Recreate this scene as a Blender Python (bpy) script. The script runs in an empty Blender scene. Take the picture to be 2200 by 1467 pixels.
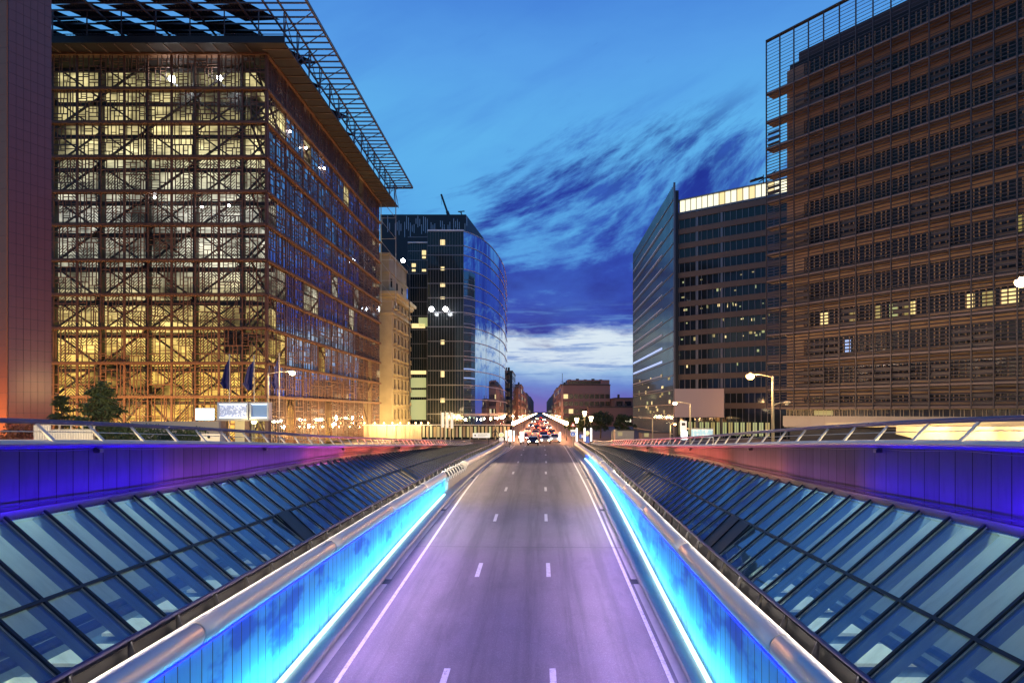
import bpy, math, random
from mathutils import Vector, Matrix
random.seed(7)
sc = bpy.context.scene
C = sc.collection
F = 1300.0; HC = 5.3; CX = 1160.0; CY = 885.0

# ------------------------------------------------------------------ camera
cam_d = bpy.data.cameras.new('camera'); cam = bpy.data.objects.new('camera', cam_d); C.objects.link(cam)
cam.location = (0, 0, HC); cam.rotation_euler = (math.radians(90), 0, 0)
cam_d.sensor_width = 36; cam_d.lens = 36 * F / 2200
cam_d.shift_x = -(CX - 1100) / 2200; cam_d.shift_y = (CY - 733.5) / 2200
cam_d.clip_start = 0.1; cam_d.clip_end = 6000
sc.camera = cam
sc.view_settings.view_transform = 'Standard'; sc.view_settings.look = 'None'
sc.view_settings.exposure = 0; sc.view_settings.gamma = 1
sc.render.engine = 'CYCLES'
sc.cycles.use_denoising = True
sc.cycles.max_bounces = 6; sc.cycles.transparent_max_bounces = 12
sc.cycles.caustics_reflective = False; sc.cycles.caustics_refractive = False
sc.cycles.sample_clamp_indirect = 4

def lin(r, g, b):
    f = lambda c: (c / 12.92 if c <= .04045 else ((c + .055) / 1.055) ** 2.4)
    return (f(r / 255), f(g / 255), f(b / 255))

# node helper ------------------------------------------------------
class NT:
    def __init__(s, nt): s.nt = nt; s.N = nt.nodes; s.L = nt.links
    def node(s, t, **k):
        n = s.N.new(t)
        for a, b in k.items(): setattr(n, a, b)
        return n
    def put(s, sock, v):
        if isinstance(v, bpy.types.NodeSocket): s.L.new(v, sock)
        elif v is not None:
            if sock.type == 'RGBA' and len(v) == 3: v = (*v, 1)
            sock.default_value = v
    def m(s, op, a, b=None, c=None, clamp=False):
        n = s.node('ShaderNodeMath', operation=op, use_clamp=clamp)
        s.put(n.inputs[0], a)
        if b is not None: s.put(n.inputs[1], b)
        if c is not None: s.put(n.inputs[2], c)
        return n.outputs[0]
    def ramp(s, fac, stops, interp='LINEAR'):
        n = s.node('ShaderNodeValToRGB'); e = n.color_ramp.elements; n.color_ramp.interpolation = interp
        while len(e) > 1: e.remove(e[0])
        for i, (p, c) in enumerate(stops):
            el = e[0] if i == 0 else e.new(p)
            el.position = p
            el.color = (*c, 1) if hasattr(c, '__len__') else (c, c, c, 1)
        s.put(n.inputs[0], fac); return n.outputs[0]
    def mix(s, fac, a, b, blend='MIX'):
        n = s.node('ShaderNodeMix', data_type='RGBA', blend_type=blend)
        s.put(n.inputs[0], fac); s.put(n.inputs[6], a); s.put(n.inputs[7], b); return n.outputs[2]
    def noise(s, vec, scale, detail=3, rough=.5, dist=0):
        n = s.node('ShaderNodeTexNoise'); s.put(n.inputs['Vector'], vec)
        n.inputs['Scale'].default_value = scale; n.inputs['Detail'].default_value = detail
        n.inputs['Roughness'].default_value = rough; n.inputs['Distortion'].default_value = dist
        return n.outputs[0]
    def comb(s, x, y, z=0.0):
        n = s.node('ShaderNodeCombineXYZ'); s.put(n.inputs[0], x); s.put(n.inputs[1], y); s.put(n.inputs[2], z); return n.outputs[0]
    def sep(s, v):
        n = s.node('ShaderNodeSeparateXYZ'); s.put(n.inputs[0], v); return n.outputs
    def smooth(s, v, a, b):
        n = s.node('ShaderNodeMapRange', interpolation_type='SMOOTHSTEP')
        s.put(n.inputs[0], v); n.inputs[1].default_value = a; n.inputs[2].default_value = b; return n.outputs[0]

# ------------------------------------------------------------------ world: blue-hour sky
w = bpy.data.worlds.new('World'); sc.world = w; w.use_nodes = True
w.node_tree.nodes.clear(); W = NT(w.node_tree)
tc = W.node('ShaderNodeTexCoord')
x, y, z = W.sep(tc.outputs['Generated'])
hor = W.m('SQRT', W.m('ADD', W.m('MULTIPLY', x, x), W.m('MULTIPLY', y, y)))
e = W.m('DIVIDE', z, W.m('MAXIMUM', hor, .02))            # tangent of elevation
az = W.m('ARCTAN2', x, y)
en = W.m('MULTIPLY', e, 1.0, clamp=True)
warp = W.noise(W.comb(W.m('MULTIPLY', az, 5), W.m('MULTIPLY', e, 14)), 1.0, 5, .6)
ew = W.m('ADD', en, W.m('MULTIPLY', W.m('SUBTRACT', warp, .5), .08))
base = W.ramp(ew, [(0, lin(104, 104, 184)), (.018, lin(84, 104, 196)), (.042, lin(92, 138, 216)), (.065, lin(150, 194, 236)),
                   (.085, lin(214, 234, 250)), (.125, lin(226, 242, 252)), (.15, lin(150, 206, 242)), (.2, lin(84, 158, 234)),
                   (.3, lin(92, 178, 242)), (.45, lin(98, 184, 245)), (.58, lin(90, 164, 240)), (.75, lin(66, 126, 222)), (1.0, lin(30, 68, 165))])
# clouds: streaks lean up to the right higher in the sky, lie flat near the horizon
lean = W.m('MULTIPLY', W.smooth(e, .14, .45), .55)
c2 = W.m('SUBTRACT', e, W.m('MULTIPLY', lean, az))
n1 = W.noise(W.comb(W.m('ADD', W.m('MULTIPLY', az, 5.0), 2.3), W.m('MULTIPLY', c2, 13)), 1.0, 8, .64, .12)
n2 = W.noise(W.comb(W.m('ADD', W.m('MULTIPLY', az, 13), 7), W.m('MULTIPLY', c2, 60)), 1.0, 4, .6, .3)
nn = W.m('ADD', W.m('MULTIPLY', n1, .78), W.m('MULTIPLY', n2, .22))
band = W.m('MULTIPLY', W.smooth(e, .10, .155), W.m('SUBTRACT', 1.0, W.smooth(e, .30, .52)))
side = W.m('ADD', W.m('MULTIPLY', W.smooth(az, -.30, .04), .8), .2)
bias = W.m('MULTIPLY', band, side)
low = W.m('MULTIPLY', W.smooth(e, .105, .17), W.m('SUBTRACT', 1.0, W.smooth(e, .2, .27)))
thr = W.m('ADD', W.m('ADD', nn, W.m('MULTIPLY', bias, .265)), W.m('MULTIPLY', low, .10))
n3 = W.noise(W.comb(W.m('ADD', W.m('MULTIPLY', az, 7), 9.6), W.m('MULTIPLY', c2, 20)), 1.0, 8, .66, .12)
puff = W.m('MULTIPLY', W.m('MULTIPLY', W.smooth(az, -.10, .10), W.smooth(e, .20, .27)), W.m('SUBTRACT', 1.0, W.smooth(e, .42, .54)))
pf = W.m('MULTIPLY', W.smooth(W.m('ADD', n3, W.m('MULTIPLY', puff, .12)), .52, .74), puff)
cf = W.m('MAXIMUM', W.smooth(thr, .60, .80), W.m('MULTIPLY', pf, .9))
dark = W.mix(W.smooth(n1, .4, .7), lin(44, 78, 185), lin(28, 50, 150))
col = W.mix(cf, base, dark)
lowst = W.m('MULTIPLY', W.smooth(W.noise(W.comb(W.m('MULTIPLY', az, 7), W.m('MULTIPLY', e, 75)), 1.0, 6, .65), .48, .64),
            W.m('MULTIPLY', W.smooth(e, .03, .07), W.m('SUBTRACT', 1.0, W.smooth(e, .15, .19))))
col = W.mix(W.m('MULTIPLY', lowst, .75), col, lin(90, 140, 212))
wis = W.m('MULTIPLY', W.smooth(W.noise(W.comb(W.m('MULTIPLY', az, 2.5), W.m('MULTIPLY', c2, 7)), 1.0, 5, .55, .4), .45, .75), .45)
col = W.mix(wis, col, lin(70, 132, 224))
col = W.mix(W.smooth(e, 0.0, -.03), col, lin(30, 26, 40))
# the physical sky of the same moment, very faint, under the cloud layer
sky = W.node('ShaderNodeTexSky', sky_type='NISHITA'); sky.sun_disc = False
sky.sun_elevation = math.radians(1.0); sky.sun_rotation = math.radians(0)
bgs = W.node('ShaderNodeBackground'); W.L.new(sky.outputs[0], bgs.inputs[0]); bgs.inputs[1].default_value = .003
bgc = W.node('ShaderNodeBackground'); W.L.new(col, bgc.inputs[0]); bgc.inputs[1].default_value = .92
add = W.node('ShaderNodeAddShader'); W.L.new(bgs.outputs[0], add.inputs[0]); W.L.new(bgc.outputs[0], add.inputs[1])
out = W.node('ShaderNodeOutputWorld'); W.L.new(add.outputs[0], out.inputs[0])

# ------------------------------------------------------------------ lights
def lamp(name, kind, loc, power, color, size=.3, to=None, size_y=None, spread=None, spot=None):
    d = bpy.data.lights.new(name, kind); d.energy = power; d.color = color
    if kind == 'AREA':
        d.shape = 'RECTANGLE'; d.size = size; d.size_y = size_y or size
        if spread: d.spread = math.radians(spread)
    elif kind == 'SPOT':
        d.spot_size = math.radians(spot or 90); d.spot_blend = .7; d.shadow_soft_size = size
    else: d.shadow_soft_size = size
    o = bpy.data.objects.new(name, d); C.objects.link(o); o.location = loc
    if to is not None:
        o.rotation_euler = (Vector(to) - Vector(loc)).to_track_quat('-Z', 'Y').to_euler()
    return o
WARM = (1, .58, .22); YEL = (1, .78, .30); VIO = (.55, .35, 1); CYAN = (.12, .75, 1); BLUE = (.045, .0, 1); RED = (1, .13, .08); PURP = (.35, .06, 1)

# ------------------------------------------------------------------ materials
MATS = {}
def mat(name, col, rough=.6, metal=0, var=.15, nscale=3.0, bump=0, bscale=30, emit=None, estr=0, spec=None, coat=0, fn=None):
    m = bpy.data.materials.new(name); m.use_nodes = True
    T = NT(m.node_tree); b = T.N['Principled BSDF']
    tcn = T.node('ShaderNodeTexCoord'); obj = tcn.outputs['Object']
    nz = T.noise(obj, nscale, 5, .6)
    k = T.m('ADD', 1 - var, T.m('MULTIPLY', nz, 2 * var))
    c = T.mix(1.0, (*col, 1), T.comb(k, k, k), 'MULTIPLY')
    if fn: c = fn(T, obj, c, b)
    T.put(b.inputs['Base Color'], c)
    T.put(b.inputs['Roughness'], T.m('ADD', rough - .06, T.m('MULTIPLY', nz, .12)) if rough > .1 else rough)
    b.inputs['Metallic'].default_value = metal
    if coat: b.inputs['Coat Weight'].default_value = coat
    if spec is not None: b.inputs['Specular IOR Level'].default_value = spec
    if bump:
        bn = T.node('ShaderNodeBump'); bn.inputs['Strength'].default_value = bump; bn.inputs['Distance'].default_value = .02
        T.L.new(T.noise(obj, bscale, 4, .6), bn.inputs['Height']); T.L.new(bn.outputs[0], b.inputs['Normal'])
    if emit:
        b.inputs['Emission Color'].default_value = (*emit, 1); b.inputs['Emission Strength'].default_value = estr
    MATS[name] = m
    return m
def emis(name, col, st): return mat(name, (.3, .3, .3), emit=col, estr=st, var=0)

def grid_lines(T, obj, ax, step, wd, off=0.0):
    s = T.sep(obj)[ax]
    fr = T.m('FRACT', T.m('ADD', T.m('DIVIDE', s, step), 1000.0 + off))
    return T.m('LESS_THAN', fr, wd / step)

def fn_asph(T, o, c):
    x, y, z = T.sep(o)
    c = T.mix(T.m('MULTIPLY', T.smooth(T.noise(o, 26, 4, .8), .48, .66), .5), c, (.34, .32, .34))       # stone chips
    tr = T.m('ABSOLUTE', T.m('SINE', T.m('MULTIPLY', T.m('ADD', x, 2.55), 2.12)))                          # wheel tracks
    st = T.noise(T.comb(T.m('MULTIPLY', x, 3.2), T.m('MULTIPLY', y, .12)), 1.0, 5, .6)
    c = T.mix(T.m('MULTIPLY', T.m('MULTIPLY', T.smooth(tr, .35, .95), T.smooth(st, .3, .65)), .5), c, (.075, .068, .075))
    pt = T.smooth(T.noise(T.comb(T.m('MULTIPLY', x, .5), T.m('MULTIPLY', y, .16)), 1.0, 4, .65), .53, .6)
    c = T.mix(T.m('MULTIPLY', pt, .22), c, (.08, .075, .085))
    return c
M_asph = mat('asphalt', (.16, .145, .16), .75, var=.25, nscale=.6, bump=.5, bscale=60,
             fn=lambda T, o, c, b: fn_asph(T, o, c))
def fn_red(T, o, c, b): return T.mix(T.smooth(T.noise(o, .9, 3), .3, .7), c, (.20, .11, .08))
M_asph2 = mat('worn asphalt', (.22, .13, .09), .7, var=.2, nscale=.3, bump=.3, fn=fn_red)
M_white = mat('road paint', (.62, .62, .62), .6, var=.12, nscale=14, fn=lambda T, o, c, b: T.mix(T.m('MULTIPLY', T.smooth(T.noise(o, 9, 5, .7), .5, .66), .7), c, (.22, .21, .22)))
M_conc = mat('concrete', (.40, .37, .34), .8, var=.22, nscale=1.6, bump=.25, bscale=20)
M_concl = mat('pale concrete', (.5, .46, .42), .75, var=.15, nscale=2.2, bump=.2, bscale=25)
M_pave = mat('paving', (.16, .13, .11), .8, var=.25, nscale=.7)
def fn_joint(T, o, c, b):
    s = grid_lines(T, o, 1, .31, .012); return T.mix(s, c, (.03, .03, .05))
def pvar(T, o, c, step, amt):
    wn = T.node('ShaderNodeTexWhiteNoise', noise_dimensions='1D')
    T.L.new(T.m('FLOOR', T.m('DIVIDE', T.sep(o)[1], step)), wn.inputs['W'])
    k = T.m('ADD', 1 - amt, T.m('MULTIPLY', wn.outputs[0], 2 * amt)); return T.mix(1.0, c, T.comb(k, k, k), 'MULTIPLY')
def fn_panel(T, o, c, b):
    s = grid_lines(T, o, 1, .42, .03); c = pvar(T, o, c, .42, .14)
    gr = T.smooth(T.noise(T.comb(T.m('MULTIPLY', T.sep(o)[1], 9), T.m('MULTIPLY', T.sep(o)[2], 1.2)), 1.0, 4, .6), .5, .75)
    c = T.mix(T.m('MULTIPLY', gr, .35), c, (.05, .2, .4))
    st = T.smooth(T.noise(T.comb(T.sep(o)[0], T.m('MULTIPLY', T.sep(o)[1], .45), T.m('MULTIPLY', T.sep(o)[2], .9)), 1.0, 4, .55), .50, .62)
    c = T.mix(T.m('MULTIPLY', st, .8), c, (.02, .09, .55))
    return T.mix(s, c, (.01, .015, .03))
M_wallp = mat('cyan tinted wall panels', (.14, .50, .80), .4, var=.05, fn=fn_panel)  # cyan wash of the light strips is put into the panel colour
def fn_clad(T, o, c, b):
    s = grid_lines(T, o, 1, .46, .022); c = pvar(T, o, c, .46, .16)
    gr = T.smooth(T.noise(T.comb(T.m('MULTIPLY', T.sep(o)[1], 5), T.m('MULTIPLY', T.sep(o)[2], .7)), 1.0, 5, .65), .45, .75)
    return T.mix(s, T.mix(T.m('MULTIPLY', gr, .4), c, (.012, .012, .014)), (.001, .001, .001))
M_clad = mat('metal cladding', (.034, .032, .038), .55, spec=.06, var=.25, nscale=1.2, fn=fn_clad)
M_steel = mat('brushed steel', (.74, .70, .66), .44, metal=.45, var=.06, nscale=8)
M_rail = mat('blue grey painted rail', (.07, .06, .16), .3, metal=.3, var=.1)
M_darkm = mat('dark painted steel', (.022, .022, .03), .4, metal=.3, var=.2)
M_alu = mat('pale aluminium', (.55, .5, .42), .35, metal=.6, var=.1)
M_cap = mat('light coping', (.72, .66, .56), .5, var=.1)
M_dark = mat('dark metal', (.02, .02, .022), .5, var=.2)
M_inside = mat('station interior plaster', (.42, .45, .40), .8, var=.12, nscale=.8)
M_fin = mat('interior blue grey beam', (.14, .20, .26), .6, var=.1)
M_wood = mat('oak window frames', (.13, .055, .028), .65, var=.3, nscale=1.5)
M_wood2 = mat('oak window frames pale', (.17, .075, .036), .65, var=.3, nscale=1.5)
M_brace = mat('dark steel bracing', (.035, .03, .03), .5, var=.2)
M_soff = mat('brown soffit', (.035, .024, .024), .7, var=.2, nscale=.5, fn=lambda T, o, c, b: T.mix(T.m('MULTIPLY', grid_lines(T, o, 1, .9, .12), .6), c, (.03, .02, .02)))
M_can = mat('canopy steel', (.13, .10, .10), .4, metal=.5, var=.15)
M_pv = mat('solar panel', (.014, .018, .04), .15, var=.3, nscale=3, fn=lambda T, o, c, b: T.mix(grid_lines(T, o, 0, .35, .06), c, (.06, .06, .08)))
M_tile = mat('dark red granite tiles', (.20, .08, .08), .22, var=.12, nscale=.8)
M_orange = mat('terracotta pilaster', (.42, .16, .07), .5, var=.1)
M_stone = mat('cream limestone', (.44, .35, .22), .8, var=.35, nscale=.35, bump=.2)
M_glassd = mat('dark curtain glass', (.012, .018, .022), .06, var=.3, nscale=.25, spec=.35)
M_glassb = mat('blue mirror glass', (.62, .70, .80), .015, metal=.95, var=.06, nscale=.5)
M_glasst = mat('teal facade glass', (.16, .30, .34), .06, metal=.75, var=.25, nscale=.15)
M_glassm = mat('mirror window glass', (.55, .58, .66), .03, metal=.85, var=.25, nscale=.4)
M_mull = mat('grey mullion', (.16, .16, .18), .4, metal=.4, var=.1)
M_line = mat('pale floor line', (.62, .58, .60), .4, metal=.3, var=.1)
M_band = mat('bronze spandrel', (.125, .085, .06), .6, var=.22, nscale=.35)
M_brown = mat('brown brick', (.20, .12, .10), .8, var=.2, nscale=.4)
M_brownl = mat('brown stone pale', (.26, .17, .15), .8, var=.15, nscale=.4)
M_berl = mat('bronze louvre', (.085, .065, .058), .5, metal=.3, var=.12, nscale=.6)
M_berlr = mat('bronze rail', (.20, .135, .105), .5, metal=.2, var=.15)
M_berlw = mat('warm spandrel panel', (.40, .26, .17), .6, var=.1, nscale=.4)
M_cream = mat('cream panel', (.52, .42, .30), .6, var=.1, nscale=.6)
M_win = mat('dark window', (.014, .012, .014), .25, var=.2)
M_lit = emis('lit window warm', lin(255, 226, 150), 1.1)
M_lit2 = emis('lit window pale', lin(250, 244, 205), 1.3)
M_lit3 = emis('lit window dim', lin(210, 190, 90), .45)
M_litg = emis('lit window greenish', lin(196, 210, 130), .55)
M_litb = emis('cool lit window', lin(170, 200, 255), .9)
M_lampw = emis('warm lamp glass', (1, .72, .36), 28)
M_lampwh = emis('white lamp glass', (.92, .97, 1), 40)
M_lampo = emis('orange lamp glass', (1, .5, .14), 26)
M_led = emis('cyan light strip', (.50, .94, 1), 3.2)
M_rimglow = emis('deep blue rim glow', (.0, .0, 1), 7)  # glow for the blue rim, not a lamp of the wall
M_flag = mat('blue flag cloth', (.02, .025, .14), .8, var=.3, nscale=4)
M_bann = mat('white banner', (.75, .72, .66), .7, emit=(1, .9, .7), estr=.5)
M_leaf = mat('leaf green', (.06, .085, .022), .7, var=.6, nscale=2.0)
M_leafd = mat('leaf dark', (.03, .045, .018), .7, var=.6, nscale=1.0)
M_bark = mat('bark', (.06, .045, .03), .9)
M_screen = mat('blank screen', (.50, .37, .34), .5, var=.03)
M_pole = mat('galvanised pole', (.42, .38, .28), .5, metal=.3)
M_signb = mat('sign blue', (.03, .10, .45), .4, emit=(.1, .25, .9), estr=.25)
M_signw = mat('sign white', (.8, .8, .78), .4, emit=(1, .95, .85), estr=.4)
M_signr = mat('sign red', (.5, .03, .02), .4, emit=(1, .1, .05), estr=.2)
M_rub = mat('rubber', (.015, .015, .015), .8)
M_car = [mat('car paint ' + n, c, .25, metal=.3, coat=.8, var=.03) for n, c in
         (('silver', (.35, .35, .36)), ('black', (.02, .02, .025)), ('red', (.25, .03, .02)), ('white', (.6, .6, .6)), ('blue', (.03, .06, .2)))]
M_head = emis('headlamp', (1, .80, .52), 60)
M_tail = emis('tail lamp', (1, .06, .02), 22)

def make_glass():
    m = bpy.data.materials.new('skylight glass'); m.use_nodes = True; T = NT(m.node_tree); T.N.clear()
    o = T.node('ShaderNodeOutputMaterial'); tr = T.node('ShaderNodeBsdfTransparent'); tr.inputs[0].default_value = (.78, .86, .84, 1)
    gl = T.node('ShaderNodeBsdfGlossy'); gl.inputs[0].default_value = (.50, .58, 1, 1); gl.inputs['Roughness'].default_value = .02
    fr = T.node('ShaderNodeLayerWeight'); fr.inputs[0].default_value = .5
    obj = T.node('ShaderNodeTexCoord').outputs['Object']
    nz = T.noise(obj, .35, 3, .5)
    f = T.m('ADD', T.m('MULTIPLY', T.m('POWER', fr.outputs[1], 2.0), .42), T.m('ADD', .0, T.m('MULTIPLY', nz, .22)), clamp=True)
    mx = T.node('ShaderNodeMixShader'); T.L.new(f, mx.inputs[0]); T.L.new(tr.outputs[0], mx.inputs[1]); T.L.new(gl.outputs[0], mx.inputs[2])
    df = T.node('ShaderNodeBsdfDiffuse'); df.inputs[0].default_value = (.34, .40, .36, 1)
    st = T.noise(T.comb(T.m('MULTIPLY', T.sep(obj)[1], 4), T.m('MULTIPLY', T.sep(obj)[2], 1.2)), 1.0, 5, .65)
    m2 = T.node('ShaderNodeMixShader'); T.L.new(T.m('ADD', .05, T.m('MULTIPLY', T.smooth(st, .4, .75), .14)), m2.inputs[0])
    T.L.new(mx.outputs[0], m2.inputs[1]); T.L.new(df.outputs[0], m2.inputs[2]); T.L.new(m2.outputs[0], o.inputs[0]); return m
M_glass = make_glass()
def make_clear(name='clear glass'):
    m = bpy.data.materials.new(name); m.use_nodes = True; T = NT(m.node_tree); T.N.clear()
    o = T.node('ShaderNodeOutputMaterial'); tr = T.node('ShaderNodeBsdfTransparent'); tr.inputs[0].default_value = (.8, .88, .9, 1)
    gl = T.node('ShaderNodeBsdfGlossy'); gl.inputs['Roughness'].default_value = .03
    mx = T.node('ShaderNodeMixShader'); mx.inputs[0].default_value = .18
    T.L.new(tr.outputs[0], mx.inputs[1]); T.L.new(gl.outputs[0], mx.inputs[2]); T.L.new(mx.outputs[0], o.inputs[0]); return m
M_clear = make_clear()

def make_inner():
    """lit rooms behind the patchwork facade: floors at different brightness, blinds hatched in slanting slats"""
    m = bpy.data.materials.new('lit interior with blinds'); m.use_nodes = True; T = NT(m.node_tree); b = T.N['Principled BSDF']
    obj = T.node('ShaderNodeTexCoord').outputs['Object']; x, y, z = T.sep(obj)
    u = T.m('ADD', x, y)
    # lift colour and brightness floor by floor (z in metres)
    zf = T.m('DIVIDE', z, 52.0)
    colr = T.ramp(zf, [(0, lin(206, 150, 56)), (.22, lin(226, 188, 92)), (.36, lin(206, 182, 116)), (.46, lin(190, 186, 160)), (.6, lin(188, 186, 172)),
                       (.72, lin(206, 200, 160)), (.8, lin(232, 214, 150)), (1, lin(196, 184, 130))])
    blot = T.noise(T.comb(T.m('MULTIPLY', u, .10), T.m('MULTIPLY', z, .10)), 1.0, 4, .6)
    fl = T.noise(T.comb(T.m('MULTIPLY', T.m('FLOOR', T.m('DIVIDE', u, 6.1)), 3.7), T.m('MULTIPLY', T.m('FLOOR', T.m('DIVIDE', z, 4.27)), 5.1)), 1.0, 0)
    st = T.m('ADD', T.m('MULTIPLY', T.smooth(blot, .38, .64), 1.0), T.m('MULTIPLY', T.smooth(fl, .42, .66), .42))
    # hatched blinds: slats leaning one way or the other per panel
    pu = T.m('FLOOR', T.m('DIVIDE', u, 1.53)); pz = T.m('FLOOR', T.m('DIVIDE', z, 1.42))
    sgn = T.m('SUBTRACT', T.m('MULTIPLY', T.m('MODULO', T.m('ADD', pu, 600), 2.0), 2.0), 1.0)
    ph = T.m('FRACT', T.m('ADD', T.m('DIVIDE', T.m('ADD', T.m('MULTIPLY', u, sgn), z), .40), 500.0))
    hatch = T.m('LESS_THAN', ph, .45)
    wn = T.node('ShaderNodeTexWhiteNoise', noise_dimensions='3D'); T.L.new(T.comb(pu, pz, 3.0), wn.inputs[0])
    has = T.m('MULTIPLY', T.m('GREATER_THAN', T.m('ADD', wn.outputs[0], T.m('MULTIPLY', T.m('SUBTRACT', blot, .5), 1.2)), .42), T.m('LESS_THAN', z, 39.0))
    shade = T.m('SUBTRACT', 1.0, T.m('MULTIPLY', T.m('MULTIPLY', hatch, has), .88))
    fs = T.m('FRACT', T.m('DIVIDE', T.m('ADD', z, 42.7), 4.27))
    slab = T.m('SUBTRACT', 1.0, T.m('MULTIPLY', T.m('LESS_THAN', fs, .07), .6))
    cl = T.smooth(T.noise(T.comb(T.m('MULTIPLY', u, .35), T.m('MULTIPLY', z, 1.5)), 1.0, 3), .3, .6)
    s2 = T.m('MULTIPLY', T.m('MULTIPLY', T.m('MULTIPLY', st, shade), slab), T.m('ADD', .6, T.m('MULTIPLY', cl, .6)))
    b.inputs['Base Color'].default_value = (.06, .05, .03, 1); b.inputs['Roughness'].default_value = .4
    T.put(b.inputs['Emission Color'], colr); T.put(b.inputs['Emission Strength'], T.m('MULTIPLY', s2, 1.4))
    return m
M_inner = make_inner()

# ------------------------------------------------------------------ mesh builder
ORIG = {}
class MB:
    def __init__(s): s.v = []; s.f = []
    def hexa(s, p):
        n = len(s.v); s.v += [tuple(q) for q in p]
        for a in ((0, 3, 2, 1), (4, 5, 6, 7), (0, 1, 5, 4), (1, 2, 6, 5), (2, 3, 7, 6), (3, 0, 4, 7)): s.f.append(tuple(n + i for i in a))
        return s
    def box(s, x0, x1, y0, y1, z0, z1):
        if x0 > x1: x0, x1 = x1, x0
        if y0 > y1: y0, y1 = y1, y0
        if z0 > z1: z0, z1 = z1, z0
        return s.hexa([(x0, y0, z0), (x1, y0, z0), (x1, y1, z0), (x0, y1, z0), (x0, y0, z1), (x1, y0, z1), (x1, y1, z1), (x0, y1, z1)])
    def fbox(s, fr, u0, u1, z0, z1, d0, d1):
        """box on a facade frame: fr=(origin xy, unit u xy, unit outward n xy)"""
        (ox, oy), (ux, uy), (nx, ny) = fr
        P = lambda u, d, zz: (ox + ux * u + nx * d, oy + uy * u + ny * d, zz)
        return s.hexa([P(u0, d0, z0), P(u1, d0, z0), P(u1, d1, z0), P(u0, d1, z0), P(u0, d0, z1), P(u1, d0, z1), P(u1, d1, z1), P(u0, d1, z1)])
    def bar(s, a, b, w=.1, h=None, up=(0, 0, 1)):
        a = Vector(a); b = Vector(b); h = h or w; d = (b - a)
        if d.length < 1e-6: return s
        d.normalize(); up = Vector(up)
        if abs(d.dot(up)) > .98: up = Vector((0, 1, 0))
        sx = d.cross(up).normalized() * w / 2; sz = sx.cross(d).normalized() * h / 2
        return s.hexa([a - sx - sz, a + sx - sz, a + sx + sz, a - sx + sz, b - sx - sz, b + sx - sz, b + sx + sz, b - sx + sz])
    def tube(s, pts, r, n=12, cap=True):
        pts = [Vector(p) for p in pts]; rs = r if hasattr(r, '__len__') else [r] * len(pts)
        rings = []
        prev = None
        for i, p in enumerate(pts):
            d = (pts[min(i + 1, len(pts) - 1)] - pts[max(i - 1, 0)]).normalized()
            if prev is None:
                up = Vector((0, 0, 1)) if abs(d.z) < .95 else Vector((0, 1, 0)); sx = d.cross(up).normalized()
            else:
                sx = (prev - d * prev.dot(d)).normalized()
            prev = sx; sy = sx.cross(d).normalized()
            k = len(s.v); rings.append(k)
            for j in range(n):
                t = 2 * math.pi * j / n; s.v.append(tuple(p + sx * math.cos(t) * rs[i] + sy * math.sin(t) * rs[i]))
        for i in range(len(pts) - 1):
            a, b = rings[i], rings[i + 1]
            for j in range(n): s.f.append((a + j, a + (j + 1) % n, b + (j + 1) % n, b + j))
        if cap:
            s.f.append(tuple(rings[0] + j for j in range(n))[::-1]); s.f.append(tuple(rings[-1] + j for j in range(n)))
        return s
    def ball(s, c, r, n=12, m=8, sz=1.0):
        k0 = len(s.v)
        for i in range(m + 1):
            t = math.pi * i / m
            for j in range(n):
                p = 2 * math.pi * j / n
                s.v.append((c[0] + r * math.sin(t) * math.cos(p), c[1] + r * math.sin(t) * math.sin(p), c[2] + r * sz * math.cos(t)))
        for i in range(m):
            for j in range(n): s.f.append((k0 + i * n + j, k0 + (i + 1) * n + j, k0 + (i + 1) * n + (j + 1) % n, k0 + i * n + (j + 1) % n))
        return s
    def quad(s, *p):
        n = len(s.v); s.v += [tuple(q) for q in p]; s.f.append(tuple(range(n, n + len(p)))); return s
    def strip(s, A, B):
        """ribbon between two polylines"""
        n = len(s.v); s.v += [tuple(p) for p in A] + [tuple(p) for p in B]; k = len(A)
        for i in range(k - 1): s.f.append((n + i, n + i + 1, n + k + i + 1, n + k + i))
        return s
    def sweep(s, path, prof, cap=True):
        """profile (dx,dz) list swept along Y-running path of (x,y,z)"""
        n = len(s.v); k = len(prof)
        for p in path:
            for dx, dz in prof: s.v.append((p[0] + dx, p[1], p[2] + dz))
        for i in range(len(path) - 1):
            for j in range(k): s.f.append((n + i * k + j, n + i * k + (j + 1) % k, n + (i + 1) * k + (j + 1) % k, n + (i + 1) * k + j))
        if cap: s.f.append(tuple(n + j for j in range(k))); s.f.append(tuple(n + (len(path) - 1) * k + j for j in range(k))[::-1])
        return s
    def build(s, name, material, parent=None, smooth=False, **tags):
        me = bpy.data.meshes.new(name)
        off = ORIG.get(parent.name, (0, 0, 0)) if parent else (0, 0, 0)
        me.from_pydata([(a - off[0], b - off[1], c - off[2]) for a, b, c in s.v], [], s.f)
        me.materials.append(material); me.update()
        import bmesh as bmm
        bb = bmm.new(); bb.from_mesh(me); bmm.ops.recalc_face_normals(bb, faces=bb.faces); bb.to_mesh(me); bb.free()
        if smooth:
            for p in me.polygons: p.use_smooth = len(p.vertices) <= 4
        o = bpy.data.objects.new(name, me); C.objects.link(o)
        if parent: o.parent = parent; ORIG[o.name] = off
        for k, v in tags.items(): o[k] = v
        return o
def thing(name, label, cat, loc=(0, 0, 0), group=None):
    o = bpy.data.objects.new(name, None); C.objects.link(o); o.location = loc; ORIG[o.name] = tuple(loc)
    o['label'] = label; o['category'] = cat; o.empty_display_size = .2
    if group: o['group'] = group
    return o
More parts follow.
